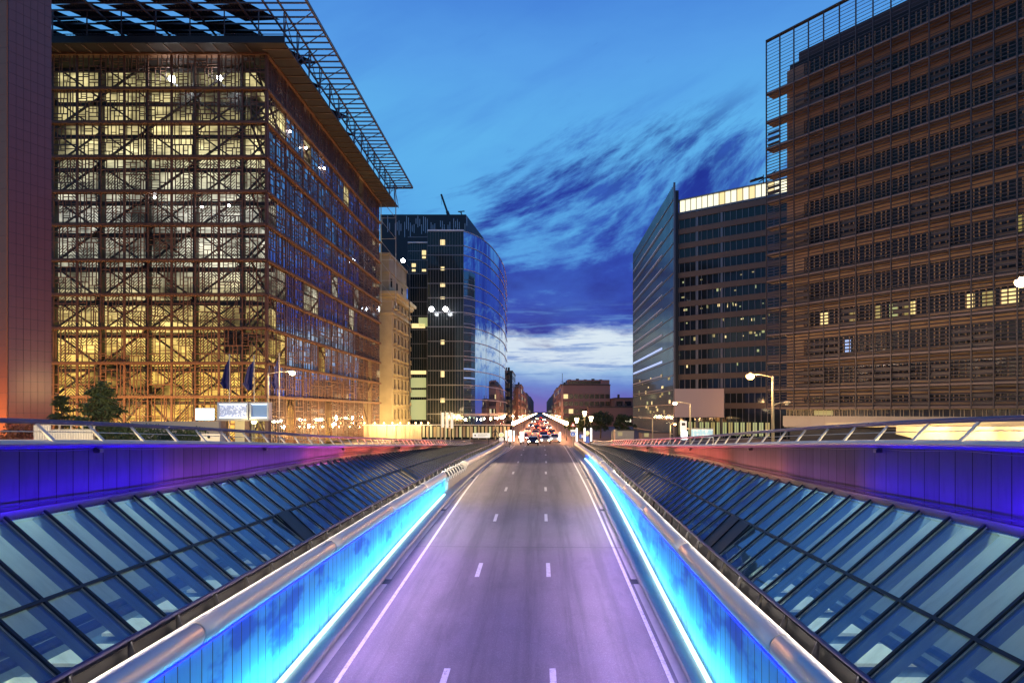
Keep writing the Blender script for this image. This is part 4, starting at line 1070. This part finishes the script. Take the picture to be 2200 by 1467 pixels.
for sg_, XW_ in ((-1, XL), (1, XR)):
    lamp('rail_fill_spot', 'SPOT', (XW_ + sg_ * 2.4, -4, 8.5), 34000, (1, .76, .38), .25, (XW_ + sg_ * .6, 20, 4.4), spot=46)  # added fill spots without fixtures, warming the coping and balusters
    lamp('rail_fill_spot', 'SPOT', (XW_ + sg_ * 3, 16, 9), 22000, (1, .76, .38), .25, (XW_ + sg_ * .8, 38, 3.4), spot=46)
# illuminated pylons and the double row of lamps up the far street
pyl = None
for k, (px, y0, y1, Y) in enumerate(((1088, 925, 946, 104), (1096, 924, 948, 100), (1104, 925, 947, 106), (1119, 927, 949, 98), (1124, 927, 948, 101), (1203, 928, 947, 103))):
    a = at(px, y0, Y); b = at(px, y1, Y)
    t = thing('lit_pylon', ['slim white lit pylon, first from the statue', 'widest white lit pylon near the no entry sign', 'slim white lit pylon close to the road mouth', 'white lit pylon at the left kerb of the street mouth', 'white lit pylon just behind the one at the left kerb', 'white lit pylon at the right kerb of the street mouth'][k], 'light column', (a[0], Y, 0), 'lit pylons at the crossing')
    w_ = (.22, .5, .22, .3, .26, .3)[k]
    MB().box(a[0] - w_ / 2, a[0] + w_ / 2, Y - .12, Y + .12, b[2], a[2]).build('light_box', emis('pylon light', (1, .88, .76), 3.2), t)
    MB().box(a[0] - w_ * .3, a[0] + w_ * .3, Y - .08, Y + .08, 0, b[2]).build('base', M_dark, t)
lp0 = None
nl = 0
for side, xs in ((-1, -4.9), (1, 4.9)):
    Yl = 112.0; i = 0
    while Yl < 900:
        if lp0 is None:
            lp0 = thing('kerb_lamp', 'first globe lamp of the left kerb row at the street mouth', 'street lamp', (0, 0, 0), 'globe lamps along the far street')
            MB().tube([(0, 0, 0), (0, 0, 2.9)], .06, 6).build('pole', M_dark, lp0); MB().ball((0, 0, 3.2), .36, 10, 7).build('globe', emis('globe glass', (1, .72, .40), 26), lp0, smooth=True); o = lp0
        else: o = dup(lp0, (0, 0, 0))
        o.location = (xs + side * min(2.2, 0 * i), Yl, 0)
        if i: o['label'] = 'globe lamp in the %s kerb row of the far street' % ('left' if side < 0 else 'right')
        elif side > 0: o['label'] = 'first globe lamp of the right kerb row at the street mouth'
        if Yl < 420: lamp('globe_light', 'POINT', (xs - side * .6, Yl, 3.0), 1600 if Yl < 250 else 2600, (1, .40, .16), .3)
        Yl += 11 + i * 1.1; i += 1
# ------------------------------------------------------------------ cars
def car(label, X, Y, mt, toward):
    s = 1 if toward else -1   # +1: nose towards the camera (-Y)
    t = thing('car', label, 'car', (0, 0, 0), 'cars at the far street mouth')
    bd = MB(); prof = [(-2.1, .35), (-2.15, .7), (-1.9, .86), (-1.05, .95), (-.45, 1.36), (.75, 1.40), (1.45, 1.02), (2.05, .94), (2.12, .5), (2.05, .35)]
    n = len(prof); k0 = 0
    for xx, ins in ((-.84, .0), (.84, .0)):
        for (a, z_) in prof: bd.v.append((xx * (1 if z_ < 1 else .80), a * s, z_))
    for j in range(n): bd.f.append((j, (j + 1) % n, n + (j + 1) % n, n + j))
    bd.f.append(tuple(range(n))); bd.f.append(tuple(range(n, 2 * n)))
    bd.build('body', mt, t)
    MB().quad((-.62, -1.07 * s, .99), (.62, -1.07 * s, .99), (.54, -.5 * s, 1.35), (-.54, -.5 * s, 1.35)).build('windscreen', M_win, t)
    MB().quad((-.62, 1.44 * s, 1.07), (.62, 1.44 * s, 1.07), (.54, .8 * s, 1.385), (-.54, .8 * s, 1.385)).build('rear_window', M_win, t)
    for a, b_ in ((-.78, -1.3), (.78, -1.3), (-.78, 1.35), (.78, 1.35)):
        MB().tube([(a - .1, b_ * s, .32), (a + .1, b_ * s, .32)], .32, 12).build('wheel', M_rub, t)
    for a in (-.62, .62):
        MB().ball((a, -2.12 * s, .68), .13, 8, 6, .7).build('headlight', M_head, t)
        MB().box(a - .15, a + .15, 2.06 * s, 2.13 * s, .68, .84).build('tail_light', M_tail, t)
    t.location = (X, Y, zr(Y) if Y < 90 else .004)
    return t
cl = ((-1.1, 93, 1, 1), (.9, 97, 0, 1), (2.6, 101, 3, 1), (-3.0, 104, 2, 1), (.8, 110, 4, 0), (-1.0, 118, 0, 0), (2.6, 121, 1, 0), (-3, 131, 3, 0), (.9, 137, 2, 0), (-1, 151, 1, 0), (2.7, 158, 0, 1), (-3, 173, 4, 1), (.8, 182, 3, 0), (-1, 205, 2, 0), (2.6, 214, 1, 1), (-3, 236, 0, 1), (.8, 262, 4, 0), (2.6, 300, 3, 1), (-2, 340, 2, 1), (.8, 390, 1, 0))
cn = ('silver', 'black', 'red', 'white', 'dark blue')
ordn = ('nearest', 'second nearest', 'third nearest', 'fourth nearest', 'fifth nearest', 'sixth nearest', 'seventh nearest', 'eighth nearest', 'ninth nearest', 'tenth nearest', 'eleventh', 'twelfth', 'thirteenth', 'fourteenth', 'fifteenth', 'sixteenth', 'seventeenth', 'eighteenth', 'nineteenth', 'last')
for k, (X, Y, c_, tw_) in enumerate(cl):
    Y = 97 + (Y - 93) * 1.35
    car('%s car, %s up the far street, %s' % (cn[c_], ordn[k], 'headlights facing us' if tw_ else 'tail lights facing us'), X, Y, M_car[c_], tw_)

# ------------------------------------------------------------------ signs, flags, small things
def disc(mb, c_, r, n=20, d=.04):
    k = len(mb.v)
    for j in range(n): mb.v.append((c_[0] + r * math.cos(2 * math.pi * j / n), c_[1], c_[2] + r * math.sin(2 * math.pi * j / n)))
    for j in range(n): mb.v.append((c_[0] + r * math.cos(2 * math.pi * j / n), c_[1] + d, c_[2] + r * math.sin(2 * math.pi * j / n)))
    mb.f.append(tuple(range(k, k + n))[::-1]); mb.f.append(tuple(range(k + n, k + 2 * n)))
    for j in range(n): mb.f.append((k + j, k + (j + 1) % n, k + n + (j + 1) % n, k + n + j))
    return mb
Y = 92
p = at(1231, 932, Y); t = thing('road_sign', 'blue round arrow sign under a red triangle on the left of the lantern posts', 'sign', (p[0], Y, 0), 'road signs at the crossing')
MB().bar((p[0], Y + .06, .0), (p[0], Y + .06, at(0, 908, Y)[2]), .09).build('post', M_pole, t)
disc(MB(), p, .34).build('blue_disc', M_signb, t); disc(MB(), (p[0], Y + .02, p[2]), .40).build('white_rim', M_signw, t)
MB().bar((p[0], Y - .02, p[2] + .18), (p[0] - .02, Y - .02, p[2] - .16), .06).bar((p[0] - .13, Y - .02, p[2] - .03), (p[0] - .02, Y - .02, p[2] - .18), .05).bar((p[0] + .1, Y - .02, p[2] - .03), (p[0] - .02, Y - .02, p[2] - .18), .05).build('arrow', M_signw, t)
q = at(1231, 912, Y); MB().quad((q[0] - .42, Y, q[2] - .3), (q[0] + .42, Y, q[2] - .3), (q[0], Y, q[2] + .42)).build('triangle_plate', M_signr, t); MB().quad((q[0] - .26, Y - .02, q[2] - .2), (q[0] + .26, Y - .02, q[2] - .2), (q[0], Y - .02, q[2] + .24)).build('triangle_face', M_signw, t)
q = at(1231, 925, Y); MB().box(q[0] - .4, q[0] + .4, Y - .02, Y + .02, q[2] - .12, q[2] + .15).build('plate', M_signw, t)
Y = 90; p = at(1262, 941, Y); t = thing('road_sign', 'blue round sign with a pale yellow disc above, right of the lantern posts', 'sign', (p[0], Y, 0), 'road signs at the crossing')
MB().bar((p[0], Y + .06, 0), (p[0], Y + .06, at(0, 925, Y)[2]), .09).build('post', M_pole, t)
disc(MB(), p, .3).build('blue_disc', M_signb, t); q = at(1262, 930, Y); disc(MB(), q, .32).build('yellow_disc', M_lit, t); q = at(1262, 948, Y); MB().box(q[0] - .3, q[0] + .3, Y - .02, Y + .03, q[2] - .22, q[2] + .2).build('plate', M_signb, t)
Y = 94; p = at(1249, 937, Y); t = thing('parking_sign', 'small square blue and white sign between the two round signs', 'sign', (p[0], Y, 0))
MB().box(p[0] - .3, p[0] + .3, Y, Y + .04, p[2] - .3, p[2] + .3).build('plate', M_signb, t); MB().box(p[0] + .03, p[0] + .25, Y - .02, Y, p[2] - .2, p[2] + .2).build('white_field', M_signw, t); MB().bar((p[0], Y + .06, 0), (p[0], Y + .06, p[2]), .07).build('post', M_pole, t)
Y = 95; p = at(1077, 934, Y); t = thing('no_entry_sign', 'white rimmed round sign on a white plate left of the pylons', 'sign', (p[0], Y, 0))
disc(MB(), p, .4).build('disc', M_signw, t); disc(MB(), (p[0], Y - .03, p[2]), .3).build('face', M_lit, t); MB().box(p[0] - .35, p[0] + .35, Y, Y + .03, p[2] - .95, p[2] - .45).build('plate', M_signw, t); MB().bar((p[0], Y + .06, 0), (p[0], Y + .06, p[2]), .08).build('post', M_pole, t)
p = at(1095, 938, 90); t = thing('warning_sign', 'small red triangular warning sign among the pylons', 'sign', (p[0], 90, 0))
MB().quad((p[0] - .3, 90, p[2] - .2), (p[0] + .3, 90, p[2] - .2), (p[0], 90, p[2] + .32)).build('plate', M_signr, t); MB().quad((p[0] - .18, 89.97, p[2] - .12), (p[0] + .18, 89.97, p[2] - .12), (p[0], 89.97, p[2] + .18)).build('face', M_signw, t); MB().bar((p[0], 90.05, 0), (p[0], 90.05, p[2]), .06).build('post', M_dark, t)
p = at(1034, 935, 84); t = thing('notice_board', 'long white notice board on a frame beside the dark statue', 'sign', (p[0], 84, .3))
MB().box(p[0] - 1.2, p[0] + 1.2, 84, 84.06, p[2] - .33, p[2] + .33).build('board', M_signw, t)
m = MB()
for k in range(3): m.box(p[0] - .5, p[0] + .9 - .3 * (k == 2), 83.97, 84, p[2] + .12 - k * .14, p[2] + .16 - k * .14)
m.build('text_lines', M_dark, t); MB().ball((p[0] - .85, 83.98, p[2]), .12, 8, 6).build('emblem', M_dark, t)
MB().bar((p[0] - 1, 84.1, .2), (p[0] - 1, 84.1, p[2]), .07).bar((p[0] + 1, 84.1, .2), (p[0] + 1, 84.1, p[2]), .07).bar((p[0] - 1.2, 84.1, p[2] - .75), (p[0] + 1.2, 84.1, p[2] - .75), .06).build('frame', M_dark, t)
# statue: dark striding figure with arms held out
p = at(1064, 948, 84); st = thing('statue', 'dark slim standing figure statue with arms held away from its body', 'statue', (p[0], 84, p[2]))
bx, bz = p[0], p[2]
me = bpy.data.meshes.new('figure')
V = [(0, 0, .95), (0, 0, 1.2), (0, 0, 1.45), (0, 0, 1.56), (0, 0, 1.75), (-.2, 0, 1.42), (-.38, 0, 1.12), (-.52, -.04, .86), (.2, 0, 1.42), (.38, 0, 1.12), (.52, -.04, .86), (-.11, 0, .88), (-.16, 0, .48), (-.2, 0, .04), (.11, 0, .88), (.16, 0, .48), (.2, 0, .04), (-.2, -.14, .03), (.2, -.14, .03)]
E_ = [(0, 1), (1, 2), (2, 3), (3, 4), (2, 5), (5, 6), (6, 7), (2, 8), (8, 9), (9, 10), (0, 11), (11, 12), (12, 13), (0, 14), (14, 15), (15, 16), (13, 17), (16, 18)]
Rr = [.15, .13, .17, .06, .11, .07, .05, .035, .07, .05, .035, .1, .07, .05, .1, .07, .05, .035, .035]
me.from_pydata(V, E_, []); me.materials.append(M_dark)
fg = bpy.data.objects.new('figure', me); C.objects.link(fg); fg.parent = st
mod = fg.modifiers.new('s', 'SKIN'); mod.use_smooth_shade = True
for i, r_ in enumerate(Rr): me.skin_vertices[0].data[i].radius = (r_, r_ * .8)
me.skin_vertices[0].data[0].use_root = True
fg.modifiers.new('ss', 'SUBSURF').render_levels = 1
MB().box(bx - .35, bx + .35, 83.7, 84.3, bz - .6, bz).build('plinth', M_conc, st)
# flags
def cloth(fx, Y, z_, w_, h_, seed):
    r_ = random.Random(seed); m = MB(); nx, nz_ = 10, 16; k = 0
    for i in range(nz_ + 1):
        for j in range(nx + 1):
            u = j / nx; v = i / nz_
            wd = w_ * (.35 + .65 * v ** .8) if v < .75 else w_ * (1 - (v - .75) * 1.6)
            m.v.append((fx - u * wd, Y + .18 * math.sin(u * 9 + v * 2 + seed) * (.3 + v), z_ - v * h_ - u * .5 * (1 - v)))
    for i in range(nz_):
        for j in range(nx): a = i * (nx + 1) + j; m.f.append((a, a + 1, a + nx + 2, a + nx + 1))
    return m
for k, (px, tp_, bp, w_, lb) in enumerate(((493, 772, 835, .8, 'drooping dark blue flag, smallest and farthest left of three'), (546, 775, 838, 1.25, 'wide drooping dark blue flag, middle of three'), (600, 770, 835, .8, 'drooping dark blue flag at the cube corner beside the street lamp'))):
    Y = 62; a = at(px, tp_ - 8, Y); gz = TOPZ(Y) - .25
    t = thing('flagpole', 'tall thin flagpole carrying ' + ('the leftmost blue flag', 'the middle blue flag', 'the rightmost blue flag')[k], 'flagpole', (a[0], Y, gz), 'flagpoles before the timber facade')
    MB().tube([(a[0], Y, gz), (a[0], Y, a[2])], .055, 8).build('pole', M_alu, t); MB().ball((a[0], Y, a[2] + .08), .1, 8, 6).build('finial', M_alu, t)
    f = cloth(a[0] - .07, Y, at(px, tp_, Y)[2], w_, (bp - tp_) * Y / F, k * 2 + 1).build('flag', M_flag, smooth=True); f['label'] = lb; f['category'] = 'flag'; f['group'] = 'blue flags before the timber facade'
for k, px in enumerate((951, 961, 971)):
    Y = 100; a = at(px, 886, Y)
    t = thing('banner_pole', 'pole holding the %s white vertical banner' % ('left', 'middle', 'right')[k], 'flagpole', (a[0], Y, 0), 'banner poles before the dark offices')
    MB().tube([(a[0] - .27, Y, 0), (a[0] - .27, Y, a[2] + .2)], .05, 6).build('pole', M_alu, t)
    f = MB().box(a[0] - .2, a[0] + .22, Y - .02, Y + .02, at(0, 918 + k, Y)[2], a[2]).build('banner', M_bann); f['label'] = ('left', 'middle', 'right')[k] + ' one of three white vertical banners before the dark glass offices'; f['category'] = 'banner'; f['group'] = 'white banners before the offices'
# lit sign box, glass kiosk
Y = 48; a = at(420, 877, Y); b = at(457, 902, Y); t = thing('lit_sign', 'small glowing white sign box on a post before the timber facade', 'sign', ((a[0] + b[0]) / 2, Y, TOPZ(Y) - .25))
MB().box(a[0], b[0], Y, Y + .25, b[2], a[2]).build('light_box', emis('cool sign light', (.72, .93, 1), 1.9), t); MB().box(a[0] - .05, b[0] + .05, Y + .02, Y + .22, b[2] - .06, b[2] - .002).build('frame', M_alu, t)
xm = (a[0] + b[0]) / 2; MB().bar((xm, Y + .1, TOPZ(Y) - .25), (xm, Y + .1, b[2] - .06), .1).build('post', M_pole, t)
Y = 46; a = at(468, 864, Y); b = at(578, 901, Y); gz = TOPZ(Y) - .25
t = thing('glass_kiosk', 'metro entrance kiosk with a glowing glass display box on top', 'kiosk', (a[0], Y, gz))
dx = a[0] * .4 + b[0] * .6
fm = MB(); 
for x0_, x1_ in ((a[0], dx), (dx + .12, b[0])):
    for (u0, u1, v0, v1) in ((x0_, x1_, a[2] - .12, a[2]), (x0_, x1_, b[2], b[2] + .12), (x0_, x0_ + .12, b[2] + .12, a[2] - .12), (x1_ - .12, x1_, b[2] + .12, a[2] - .12)): fm.box(u0, u1, Y - .1, Y + .5, v0, v1)
fm.build('box_frame', mat('kiosk steel', (.5, .55, .62), .4, metal=.3), t)
MB().box(a[0] + .13, dx - .13, Y + .1, Y + .14, b[2] + .13, a[2] - .13).build('display_panel', mat('etched panel', (.2, .22, .3), .4, emit=(.55, .65, .95), estr=.5, fn=lambda T, o, c, bb: T.mix(T.smooth(T.noise(o, 7, 4), .5, .55), c, (.7, .72, .8))), t)
MB().box(dx + .25, b[0] - .13, Y + .1, Y + .14, b[2] + .13, a[2] - .13).build('display_panel', mat('blue panel', (.10, .16, .3), .3, emit=(.3, .5, .8), estr=.35), t)
lt = MB()
for x0_, x1_ in ((a[0] + .13, dx - .13), (dx + .25, b[0] - .13)): lt.box(x0_, x1_, Y - .02, Y + .02, a[2] - .18, a[2] - .13); lt.box(x0_, x1_, Y - .02, Y + .02, b[2] + .13, b[2] + .17)
lt.build('light_tube', emis('cool tube', (.75, .85, 1), 3), t)
MB().box(a[0] - .05, b[0] + .05, Y - .15, Y + 2.5, b[2] - .1, b[2] - .01).build('roof_slab', M_concl, t)
for xx, w_ in ((a[0] + .1, .5), (dx - .3, .35), (b[0] - .3, .25)): MB().box(xx, xx + w_, Y, Y + .4, gz, b[2] - .1).build('pillar', M_brown, t)
MB().box(a[0] + .7, dx - .3, Y + 1.2, Y + 1.3, gz, b[2] - .1).build('lit_back_panel', mat('kiosk wall', (.6, .5, .32), .6, emit=(1, .8, .4), estr=.35), t)
MB().box(dx + .1, b[0] - .3, Y + .1, Y + .12, gz, b[2] - .1).build('glass_panel', M_clear, t)
lamp('kiosk_light', 'POINT', ((a[0] + b[0]) / 2, Y - 1.5, a[2] - 1.5), 90, YEL, .2)
# right kiosk + totem
Y = 80; a = at(1482, 922, Y); b = at(1532, 940, Y); t = thing('bus_shelter', 'pale lit glass shelter with a curved frame below the blank screen', 'shelter', (a[0], Y, TOPZ(Y) - .25))
MB().box(a[0], b[0], Y, Y + .1, b[2], a[2]).build('glass_panel', mat('lit glass', (.3, .45, .5), .3, emit=(.55, .85, .95), estr=.5, fn=lambda T, o, c, bb: T.mix(T.smooth(T.noise(o, 2.5, 3), .5, .55), c, (.8, .9, .9))), t)
m = MB(); m.box(a[0] - .08, b[0] + .08, Y - .1, Y + 1.6, a[2] + .01, a[2] + .12); m.bar((a[0], Y - .05, 0), (a[0], Y - .05, a[2]), .1); m.bar((b[0], Y - .05, 0), (b[0], Y - .05, a[2]), .1); m.build('frame', M_alu, t)
a = at(1461, 904, Y); b = at(1475, 926, Y); t = thing('totem_sign', 'white totem with a dark emblem and bright lower panel left of the shelter', 'sign', (a[0], Y, 0))
MB().box(a[0], b[0], Y - .1, Y, b[2], a[2]).build('panel', M_signw, t); MB().box(a[0] + .2, b[0] - .2, Y - .13, Y - .101, a[2] - .6, a[2] - .25).build('emblem', M_dark, t)
MB().box(a[0] + .1, b[0] + .1, Y - .2, Y - .05, at(0, 944, Y)[2], b[2] - .02).build('lit_panel', emis('totem light', (.85, .95, 1), 2.5), t)
# lamp poles and small lit windows strip left: corrugated fence, concrete block, hedge
Yf = 26.0
t = thing('corrugated_fence', 'white corrugated fence panel behind the left balustrade', 'fence', (at(130, 935, Yf)[0], Yf, TOPZ(Yf) - .25))
a = at(72, 913, Yf); b = at(200, 950, Yf); m = MB(); n = 46
for k in range(n):
    x0_ = a[0] + (b[0] - a[0]) * k / n; x1_ = a[0] + (b[0] - a[0]) * (k + 1) / n; d0 = .03 * (k % 2); d1 = .03 * ((k + 1) % 2)
    zt_f = a[2] - .22 if k > n * .27 else a[2]
    m.quad((x0_, Yf + d0, b[2] - .6), (x1_, Yf + d1, b[2] - .6), (x1_, Yf + d1, zt_f), (x0_, Yf + d0, zt_f))
m.build('sheet', M_cap, t); MB().bar((a[0], Yf + .08, a[2] - .2), (b[0], Yf + .08, a[2] - .2), .05).build('rail', M_alu, t)
for k in range(6): MB().bar((a[0] + k * .5, Yf + .15, b[2] - .6), (a[0] + k * .5, Yf + .15, a[2] + .05), .05).build('post', M_alu, t)
m = MB(); m.bar((a[0], Yf + .15, a[2] + .05), (b[0], Yf + .15, a[2] - .03), .04); m.build('top_rail', M_alu, t)
a = at(452, 935, 22); t = thing('control_box', 'small cream control box with dark lens standing on the left plaza wall edge', 'box', (a[0], 22, a[2]))
MB().box(a[0] - .35, a[0] + .35, 22, 22.4, TOPZ(22) - .3, a[2] + .05).build('housing', M_cap, t); MB().ball((a[0] - .05, 21.98, a[2] - .06), .05, 8, 6).build('lens', M_dark, t)

# ------------------------------------------------------------------ trees, hedges
def leaves(mb, c_, r, n, s_, rnd, flat=1.0):
    for _ in range(n):
        while True:
            d = Vector((rnd.uniform(-1, 1), rnd.uniform(-1, 1), rnd.uniform(-1, 1)))
            if .25 < d.length < 1: break
        p = Vector(c_) + Vector((d.x * r, d.y * r, d.z * r * flat)); a = Vector((rnd.gauss(0, 1), rnd.gauss(0, 1), rnd.gauss(0, 1))).normalized(); b = a.orthogonal().normalized()
        k = s_ * rnd.uniform(.6, 1.4)
        mb.quad(p - a * k, p - b * k * .5, p + a * k, p + b * k * .5)
def tree(name, label, X, Y, gz, h, r, mt, seed, leaf=.16, nb=34, nl=90, cone=False):
    rr = random.Random(seed); t = thing(name, label, 'tree', (X, Y, gz))
    tk = MB().tube([(X, Y, gz), (X + .1, Y, gz + h * .35), (X, Y, gz + h * .75), (X + .05, Y, gz + h * .95)], [h * .03, h * .022, h * .012, .02], 8)
    cw_ = MB()
    for k in range(nb):
        v = rr.uniform(.12 if cone else .35, .98); an_ = rr.uniform(0, 6.28)
        rad = (r * (1.05 - v) * 1.1 if cone else r * math.sin(math.pi * min(1, (v - .2) / .85)) ** .6) * rr.uniform(.35, 1)
        c_ = (X + math.cos(an_) * rad, Y + math.sin(an_) * rad, gz + h * v)
        tk.tube([(X, Y, gz + h * max(.15, v - .15)), c_], [h * .008, .01], 5)
        leaves(cw_, c_, r * rr.uniform(.16, .34), nl, leaf, rr, .26 if cone else .75)
    tk.build('trunk', M_bark, t); cw_.build('crown', mt, t)
    return t
Yt = 55; p = at(215, 905, Yt); tree('pine_tree', 'dark layered conifer in front of the timber facade', p[0], Yt, TOPZ(Yt) - .25, 7.1 - 1.2, 3.0, M_leaf, 5, .13, 95, 46, True)
lamp('plaza_fill', 'POINT', (p[0] + 5, Yt - 7, 6.5), 900, (1, .74, .4), .3)  # added fill beside the conifer, no fixture
p = at(132, 905, 58); tree('pine_tree', 'smaller dark conifer half hidden by the tiled tower', p[0], 58, TOPZ(58) - .25, 4.9, 2.0, M_leaf, 6, .13, 46, 46, True)
for k, (px, tpp, Y, r, lb) in enumerate(((1241, 893, 128, 2.9, 'broad yellow green tree behind the lantern posts'), (1290, 887, 122, 2.9, 'dark round tree right of the lantern posts'), (1342, 893, 118, 2.0, 'small dark tree before the teal glass block'))):
    p = at(px, 900, Y); h = HC + (885 - tpp) * Y / F; tree('round_tree', lb, p[0], Y, 0, h, r, M_leafd if k else M_leaf, 20 + k, .2, 40, 70)
Yh = 33; rr = random.Random(11)
for k, (x0_, x1_, top_, Yh, lb) in enumerate(((205, 330, 915, 33, 'low dark red green hedge behind the left balustrade beside the fence'), (330, 440, 920, 36, 'low green hedge behind the left balustrade before the lit sign'), (0, 70, 912, 30, 'orange lit shrub at the foot of the tiled tower'))):
    m = MB(); a = at(x0_, top_, Yh)[0]; b = at(x1_, top_, Yh)[0]; gz = TOPZ(Yh) - .25; zt_h = at(0, top_, Yh)[2]
    nseg = int((b - a) / .35)
    for i in range(nseg):
        xx = a + i * .35
        for q in range(3): leaves(m, (xx, Yh + q * .35, gz + (zt_h - gz) * (.3 + .25 * q)), .38, 60, .085, rr)
    o = m.build('hedge', M_leaf if k != 2 else mat('autumn leaf', (.16, .05, .02), .7, var=.5)); o['label'] = lb; o['category'] = 'hedge'
a = at(280, 912, 42); b = at(470, 925, 42)
t = MB().box(a[0], b[0], 42, 42.3, TOPZ(42) - .3, at(0, 905, 42)[2]).build('low_wall', M_cream); t['label'] = 'low cream wall behind the hedges at the foot of the timber facade'; t['category'] = 'wall'
# small site cabins right of centre
for k, (x0_, x1_, tp_, bp, Y, lb, mt) in enumerate(((1322, 1362, 925, 945, 112, 'grey site cabin beside the small dark tree', M_conc), (1378, 1440, 930, 946, 108, 'pinkish low hut in front of the teal glass side', M_brownl))):
    a = at(x0_, tp_, Y); b = at(x1_, bp, Y); t = thing('site_hut', lb, 'hut', (a[0], Y, 0), 'huts on the right of the crossing')
    MB().box(a[0], b[0], Y, Y + 3, 0, a[2]).build('wall', mt, t); MB().box(a[0] - .1, b[0] + .1, Y - .1, Y + 3.1, a[2], a[2] + .15).build('roof', M_dark, t)
    MB().box(a[0] + .5, a[0] + 1.3, Y - .03, Y, .9, 1.6).build('window', M_lit3, t)
